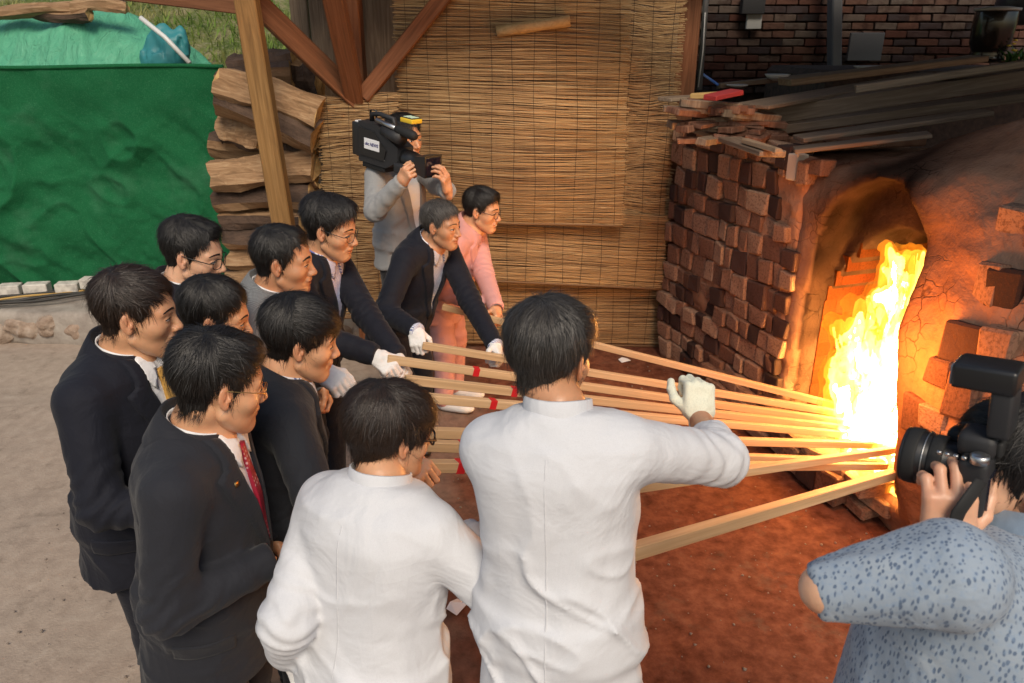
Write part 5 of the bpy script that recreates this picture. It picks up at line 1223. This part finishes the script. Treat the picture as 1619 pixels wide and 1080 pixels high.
CAST = [
 dict(seed=1, label='person in navy suit with ochre tie standing at the far left', at=at(219, 494, 2.1), head=1.0, yaw=-10, lean=4, hyaw=13, hpitch=10, face=dict(smile=.6, wide=1.04, cheek=1.1, stubble=0), hair=dict(top=.015, part=-.05, mat=HBR, sideways=.2, recede=.010),
      outfit=dict(kind='suit', mat=NAVY, shirt=WSHIRT, tie=TIEY, hem=.2), build=1.12, R=HND(345, 830, 2.05, hide=1), belly=.02),
 dict(seed=2, label='person in dark suit and black-rimmed glasses standing behind the ochre-tied person', at=at(308, 402, 2.85), yaw=6, lean=5, hyaw=-2, hpitch=14, face=dict(wide=1.0), hair=dict(top=.022, front=.008, part=-.035, sideways=.6, recede=.012), glasses=dict(r=.0016), skin=SK3,
      outfit=dict(kind='suit', mat=NAVY2, shirt=WSHIRT)),
 dict(seed=3, label='person in grey checked jacket over white shirt near the timber post', at=at(450, 412, 2.85), yaw=-6, lean=10, hyaw=4, hpitch=8, face=dict(smile=.6, wide=1.06, cheek=1.12, browth=.0085), hair=dict(top=.014, part=-.04, sideways=.6, front=.003, recede=.014), skin=SK2,
      outfit=dict(kind='suit', mat=GREYP, shirt=WSHIRT, cuff=GREYP), R=HND(530, 602, 2.62, glove=GLOVE, curl=GR), build=1.05),
 dict(seed=4, label='person in dark blazer, open blue striped shirt and thin black glasses', at=at(525, 362, 3.3), yaw=-14, lean=12, hyaw=-10, hpitch=14, face=dict(wide=1.05, cheek=1.1), hair=dict(top=.027, front=.010, back=.010, part=.05, sideways=.5, messy=.8, length=1.2), glasses=dict(r=.0013, h=.021, sq=.85), head=1.07,
      outfit=dict(kind='suit', mat=NAVY, shirt=STRB, vdepth=.36), R=HND(612, 578, 3.1, glove=GLOVE, curl=GR), L=HND(640, 583, 3.2, glove=GLOVE, curl=GR)),
 dict(seed=5, label='person in dark suit almost hidden between the checked-jacket and red-tied persons', at=at(343, 500, 2.55), yaw=8, lean=6, hyaw=12, hpitch=16, face=dict(wide=1.02), hair=dict(top=.016, part=-.03, sideways=.4, recede=.012),
      outfit=dict(kind='suit', mat=NAVY2, shirt=WSHIRT)),
 dict(seed=6, label='person in slate suit turned towards the fire, beside the red-tied person', at=at(478, 537, 2.3), head=1.03, yaw=26, lean=10, hyaw=16, hpitch=14, face=dict(wide=1.05, cheek=1.12, nose=.95), hair=dict(top=.024, fringe=.022, part=.0, sideways=.1, style='long', length=1.3), 
      outfit=dict(kind='suit', mat=SLATE, shirt=STRN), R=HND(662, 742, 2.1, curl=GR), build=1.08),
 dict(seed=7, label='person in charcoal suit, red dotted tie and thin-rimmed glasses', at=at(350, 606, 1.85), head=1.02, yaw=4, lean=6, hpitch=16, face=dict(wide=1.04, cheek=1.1), hair=dict(top=.022, front=.005, back=.007, part=-.04, sideways=.35, messy=.6), glasses=dict(r=.0009, mat=GOLDM), skin=SK,
      outfit=dict(kind='suit', mat=CHAR, shirt=WSHIRT, tie=TIER, hem=.22), R=HND(455, 905, 1.95, hide=1), build=1.08, belly=.015),
 dict(seed=8, label='person in loose white shirt and thick black glasses, arm hanging down', at=at(622, 684, 1.78), grid=.0065, head=.92, build=.9, shoulders=.82, neck_shift=(0, -.015, 0), yaw=64, lean=10, hyaw=36, hpitch=14, face=dict(wide=1.0), hair=dict(top=.026, sidet=.015, fringe=.03, style='long', part=.0, mat=HBR, sideways=.4, messy=.9, length=1.3, back=.012), glasses=dict(r=.0027, h=.018, tw=1.2),
      outfit=dict(kind='tunic', mat=WHITE, loose=.02, hem=.25, folds=.0088, sleeve=(.068, .064, .052), cuff=WHITE), trousers=DARKT,
      L=HND(464, 1056, 1.94, glove=GLOVE, curl=(.2, .3, .2), dir=(.1, .1, -1), pole=(-.05, -1, -.1), back=(-.8, -.3, .1)), R=HND(752, 848, 2.0, glove=GLOVE, curl=GR, pole=(.6, -.4, -.5))),
 dict(seed=9, label='person in white shirt with back turned, gloved hand raised over the sticks', at=at(872, 562, 1.6), grid=.0065, head=.95, build=.86, shoulders=.78, neck_shift=(0, -.034, .0), lat=3, yaw=76, lean=8, hyaw=58, hpitch=12, face=dict(wide=1.02), hair=dict(top=.022, sidet=.008, part=.02, mat=HDG, sideways=.2, messy=.7, back=.008), skin=SK2,
      outfit=dict(kind='tunic', mat=WHITE, loose=.016, hem=.18, folds=.0088, sleeve=(.068, .058, .050)), trousers=m_cloth('dark_jeans', (.014, .018, .026), .8, 700, .4, .4), shrug=(0, .02),
      R=HND(1106, 622, 1.95, glove=GLOVEY, curl=(1.15, 1.4, .9), dir=(.02, .45, .85), pole=(.9, -.3, -.3), back=(.15, -1, .3), bare=1, sleeve_end=.74, thumb=(.2, .45), spread=.05),
      L=dict(at=(.05, 1.85, 1.0), glove=GLOVE, curl=GR)),
 dict(seed=10, label='person in navy blazer and striped shirt stooping, white gloves on a stick', at=at(699, 356, 3.95), head=1.0, yaw=-30, lean=25, hyaw=-26, hpitch=6, face=dict(wide=.98, jaw=1.02), hair=dict(top=.016, part=.04, mat=HG, sideways=.4, front=.004, recede=.008), skin=SK2,
      outfit=dict(kind='suit', mat=NAVY, shirt=STRN, vdepth=.40, cuff=STRN, folds=.005), R=HND(660, 540, 3.68, glove=GLOVE, curl=GR), L=HND(790, 560, 3.80, glove=GLOVE, curl=GR)),
 dict(seed=11, label='person in pink suit with round black glasses leaning towards the fire', at=at(763, 332, 4.52), yaw=-16, lean=22, hyaw=-18, hpitch=10, face=dict(smile=1, wide=1.0), hair=dict(top=.018, sidet=.005, part=-.04, front=.010, sideways=.3, messy=.7), glasses=dict(r=.0018, h=.020, w=.022, sq=1.), skin=SK,
      outfit=dict(kind='suit', mat=PINK, shirt=m_cloth('dusty_pink_shirting', (.55, .26, .24), .8), folds=.005, pocket=False), shoes=SNEAK, L=HND(788, 500, 4.3, curl=GR), R=HND(772, 500, 4.42, curl=GR)),
 dict(seed=12, label='person in light grey jacket shouldering a video camera by the reed screen', at=at(640, 219, 4.42), yaw=-38, lean=2, hyaw=-38, hpitch=4, hair=dict(top=.022, part=.0, messy=.9, sideways=.3), trousers=DARKT,
      outfit=dict(kind='suit', mat=GREYJ, shirt=WSHIRT, vdepth=.5, pocket=False), R=HND(642, 276, 4.05, curl=GR, dir=(.5, -.5, .7), pole=(-.3, -.5, -.8), back=(-.3, -.8, .2)), L=HND(705, 286, 4.02, curl=(.5, .7, .5), dir=(-.1, -.4, .9), pole=(.6, -.2, -.8), back=(.8, -.2, -.3))),
 dict(seed=13, label='person in blue printed polo shirt aiming a photo camera at the right edge', noface=1, head=.98, at=at(1600, 742, 1.27), yaw=110, lean=8, lat=-16, hyaw=166, hpitch=8, hair=dict(top=.016, sidet=.007), skin=SK3,
      outfit=dict(kind='polo', mat=POLO, loose=.02, hem=.2, folds=.005, sleeve=(.080, .033, .03), sleeve_end=.54, collar=m_cloth('chambray_collar', (.22, .30, .40), .85)), build=1.28, trousers=DARKT,
      L=HND(1500, 804, 1.195, curl=(.5, .9, .7), bare=1, dir=(.02, .25, .95), thumb=(0., .2), shoulder=at(1496, 908, 1.08), elbow=at(1304, 932, 1.13), fat=-.003, back=(-.25, -.95, .1)), R=dict(at=at(1600, 800, 1.4), curl=GR, bare=1, pole=(.9, .2, -.5))),
]
for sp in CAST: person(sp)
# ---------------------------------------------------------------- the long sticks
def stick(label, u0, v0, d0, u1, v1, d1, tape=None, w_=.033, h_=.030):
    a, b = at(u0, v0, d0), at(u1, v1, d1); L = (b - a).length
    root = mk('wooden_stick', *box_vf((0, 0, 0), (h_ / 2, w_ / 2, L / 2), .002), PINE, None, False); fr = frame_z(b - a); root.location = (a + b) / 2; root.rotation_euler = Matrix(fr.tolist()).to_euler()
    tag(root, label, 'stick', 'sticks held into the fire')
    if tape:
        t = min(.98, max(.02, (tape - u0) / (u1 - u0) * (d1 / d0) ** -.2)); lo_, hi_ = 0., 1.
        for _ in range(30):                                             # where along the stick the tape shows
            t = (lo_ + hi_) / 2; q = a + (b - a) * t; z_ = q.y * CP - (q.z - CAMH) * SP; u = q.x / z_ * FPX + 809.5
            if u < tape: lo_ = t
            else: hi_ = t
        mk('red_tape', *box_vf((0, 0, (t - .5) * L), (h_ / 2 + .0015, w_ / 2 + .0015, .014), .001), TAPE, root, False)
    return root
stick('highest stick, reaching from the pink-suited person into the fire', 700, 485, 4.3, 1358, 650, 3.97)
stick('stick held by the stooping person in white gloves', 668, 546, 3.66, 1352, 657, 3.95)
stick('red-taped stick starting at the striped-shirted person\'s gloves', 612, 568, 3.1, 1340, 668, 3.92, 752)
stick('red-taped stick just below the one at the striped-shirted person\'s gloves', 640, 600, 2.85, 1338, 677, 3.9, 812)
stick('third red-taped stick from the top, under the gloved hands', 650, 627, 2.7, 1338, 687, 3.87, 778)
stick('untaped stick above the two lowest beside the person in thick glasses', 640, 683, 2.45, 1392, 704, 3.82)
stick('stick with tape half hidden behind the white shirt', 640, 703, 2.3, 1396, 732, 3.78, 731)
stick('lowest taped stick held beside the person in thick glasses', 652, 737, 2.1, 1400, 737, 3.72, 726)
stick('stick rising behind the white shirtsleeve across the lowest sticks', 960, 776, 2.2, 1416, 711, 3.72)
stick('front stick by itself, slanting up from the white shirt to the hearth', 940, 890, 2.05, 1422, 747, 3.6, w_=.046, h_=.036)
# ---------------------------------------------------------------- photographer's camera
def rig(name, O_, fwd, up=(0, 0, 1)):
    """empty whose x axis is the way the lens points"""
    f_ = Vector(fwd).normalized(); l_ = Vector(up).cross(f_).normalized(); u_ = f_.cross(l_); o = empty(name)
    o.matrix_world = Matrix.Translation(O_) @ Matrix((f_, l_, u_)).transposed().to_4x4(); return o
def RX(M_=None): return Matrix.Rotation(R(90), 4, 'Y')
pA, pB = at(1432, 716, 1.30), at(1524, 738, 1.24)
cm = rig('photo_camera', pB, pA - pB); tag(cm, 'black photo camera with big lens and flash held at the right edge', 'camera')
L = (pA - pB).length
bd = mk('body', *box_vf((-.022, 0, -.015), (.022, .056, .055), .012, None, 3), BLACKM, cm); mk('grip', *box_vf((.012, -.062, -.01), (.03, .020, .05), .014, None, 3), RUBBER, cm); mk('battery_grip', *box_vf((-.022, 0, -.088), (.021, .055, .020), .010, None, 2), BLACKM, cm)
mk('prism', *box_vf((-.018, 0, .052), (.028, .030, .020), .012, None, 2), BLACKM, cm); mk('eyepiece', *box_vf((-.048, 0, .050), (.006, .02, .014), .005, None, 2), RUBBER, cm)
mk('screen', *box_vf((-.045, 0, -.02), (.002, .042, .030), .001), CAMGL, cm, False)
ln = mk('lens', *lathe([(.034, 0), (.037, .01), (.037, .03), (.041, .034), (.042, L * .55), (.045, L * .60), (.046, L * .92), (.047, L * .97), (.047, L), (.041, L), (.038, L * .93)], 40, RX()), BLACKP, cm)
for t, r_ in ((.30, .0432), (.72, .0472)): mk('zoom_ring', *lathe([(r_, L * t), (r_ + .0012, L * t + .003), (r_ + .0012, L * t + .018), (r_, L * t + .021)], 40, RX()), RUBBER, ln)
mk('silver_ring', *lathe([(.0468, L * .60), (.0474, L * .605), (.0474, L * .615), (.0468, L * .62)], 40, RX()), STEEL, ln); mk('front_glass', *lathe([(.0385, L * .93), (.03, L * .945), (.015, L * .955), (.002, L * .957)], 32, RX()), CAMGL, ln)
for (y_, r_, h_) in ((.05, .014, .012), (-.045, .016, .014)): o = mk('dial', *lathe([(r_, 0), (r_, h_), (r_ * .8, h_ + .002)], 20), STEEL if y_ > 0 else BLACKP, cm); o.location = (-.03, y_, .038)
for i in range(4): o = mk('button', *lathe([(.004, 0), (.004, .004), (.003, .005)], 12), STEEL, cm); o.location = (-.01 + .012 * i, .055, .040)
fs = mk('flash', *box_vf((-.045, 0, .115), (.016, .030, .042), .006, None, 2), BLACKM, cm); mk('flash_head', *box_vf((-.018, 0, .168), (.044, .034, .020), .006, None, 2), BLACKP, fs); mk('flash_window', *box_vf((.027, 0, .168), (.002, .03, .016), .001), m_plain('flash_diffuser', (.16, .16, .17), .25), fs)
sp_ = [(-.04, .074, .02), (-.02, .10, -.03), (-.01, .105, -.10), (-.03, .10, -.16), (-.08, .08, -.20), (-.14, .04, -.16)]
mk('strap', *tube(sp_, .014, 8, flat=.25), RUBBER, cm)
# ---------------------------------------------------------------- shoulder video camera
pB, pA = at(597, 229, 4.28), at(680, 253, 4.03)
vc = rig('video_camera', pB, pA - pB); tag(vc, 'black shoulder video camera with white station sticker', 'video camera')
mk('body', *prism_vf([(-.10, -.10), (.14, -.10), (.24, -.045), (.24, .03), (.17, .06), (.06, .125), (-.10, .125)], -.058, .058), BLACKM, vc, False)
mk('battery', *box_vf((-.135, 0, .015), (.034, .052, .095), .010, None, 2), BLACKP, vc); mk('battery_light', *box_vf((-.128, -.02, .112), (.026, .02, .004), .001), LABELW, vc, False)
mk('side_panel', *prism_vf([(-.085, -.06), (.13, -.06), (.15, .0), (.04, .085), (-.085, .095)], -.066, -.058), BLACKP, vc, False)
hd = mk('handle', *tube([(-.05, 0, .12), (-.045, 0, .165), (.02, 0, .175), (.14, 0, .165), (.16, 0, .10)], .014, 10), BLACKM, vc); mk('handle_bracket', *tube([(-.06, 0, .125), (-.06, 0, .185), (-.01, 0, .19), (-.01, 0, .15)], .006, 8), BLACKP, hd)
mk('microphone', *tube([(.05, -.045, .15), (.24, -.05, .13)], .013, 12), STEEL, vc); mk('windshield', *tube([(.22, -.05, .132), (.25, -.05, .13), (.36, -.052, .118), (.38, -.052, .116)], [.018, .026, .026, .016], 14), RUBBER, vc)
vf_ = mk('viewfinder', *tube([(.10, -.03, .10), (.18, -.05, .09), (.27, -.05, .085)], [.034, .03, .038], 14), BLACKM, vc)
lt = mk('camera_light', *box_vf((.26, .02, .178), (.048, .038, .012), .004, None, 2), YELLP, vc); mk('light_top', *box_vf((.26, .02, .1925), (.043, .033, .002), .001), m_plain('striped_top', (.04, .04, .04), .5), lt, False)
for i in range(3): mk('light_cell', *box_vf((.234 + i * .026, .02, .196), (.008, .026, .0015), .0005), m_plain('pale_green_cell', (.6, .75, .55), .5), lt, False)
ls = mk('lens', *lathe([(.045, .235), (.05, .26), (.05, .31), (.042, .32), (.042, .38), (.048, .39)], 28, RX()), BLACKP, vc); ls.location.z = -.03
hb = mk('matte_box', *prism_vf([(-.01, -.045), (.075, -.058), (.075, .058), (-.01, .045)], -.062, .062), BLACKP, vc, False); hb.location = (.39, 0, -.03); mk('hood_opening', *box_vf((.466, 0, -.03), (.002, .052, .046), .0005), CAMGL, vc, False)
mk('hand_grip', *box_vf((.29, -.06, -.075), (.06, .022, .028), .012, None, 2), BLACKM, vc); mk('shoulder_pad', *box_vf((.02, 0, -.115), (.10, .05, .018), .010, None, 2), RUBBER, vc)
for i in range(7): mk('button', *box_vf((.06 + .022 * (i % 4), -.060, -.055 + .03 * (i // 4)), (.006, .0045, .005), .001), GREYM, vc, False)
st_ = mk('station_sticker', *box_vf((.03, -.0678, .012), (.066, .0012, .030), .0008), LABELW, vc, False)
fc = bpy.data.curves.new('sticker_lettering', 'FONT'); fc.body = 'ubc NEWS'; fc.size = .0255; fc.align_x = 'CENTER'; fc.align_y = 'CENTER'; fc.extrude = .0004; fc.offset = .0008; fc.shear = .15; fc.materials.append(LABELI)
tmp = bpy.data.objects.new('tmp', fc); COL.objects.link(tmp); bpy.context.view_layer.update(); fm = bpy.data.meshes.new_from_object(tmp.evaluated_get(bpy.context.evaluated_depsgraph_get())); bpy.data.objects.remove(tmp); fo_ = bpy.data.objects.new('sticker_lettering', fm); COL.objects.link(fo_); fo_.parent = st_; fo_.location = (.03, -.0695, .012); fo_.rotation_euler = (R(90), 0, 0)
# ---------------------------------------------------------------- scraps on the ground
for (u, v, rz, lb) in [(987, 570, .4, 'scrap of white paper on the ground by the reed screen'), (722, 960, 1., 'folded white paper scrap between the two white shirts')]:
    c = at_z(u, v, .012); V_ = [(-.04, -.03, 0), (.04, -.03, .006), (.045, .03, .0), (0, .035, .014), (-.035, .03, .004)]; o = mk('paper_scrap', V_ + [(x, y, z - .001) for x, y, z in V_], [(0, 1, 2, 3, 4), (9, 8, 7, 6, 5)] + [(i, (i + 1) % 5, (i + 1) % 5 + 5, i + 5) for i in range(5)], LABELW, None, False); o.location = c; o.rotation_euler = (0, 0, rz); tag(o, lb, 'paper')
# watch and lapel pins
for sp, key in ((CAST[10], 'L'),):
    a = sp['_']['arms'][key]; d_ = nrm(a['W'] - a['E']); mk('wristwatch', *tube([a['W'] - d_ * .006, a['W'] + d_ * .016], [.036, .036], 22, cap=False), STEEL, sp['_']['body'])
CAST[6]['_']['front']('lapel_pin', [[(-.098, -.12), (-.085, -.12), (-.085, -.107), (-.098, -.107)]], GOLDM, .016, step=.006); CAST[9]['_']['front']('lapel_pin', [[(.075, -.13), (.088, -.13), (.088, -.108), (.075, -.108)]], LABELW, .016, step=.006)
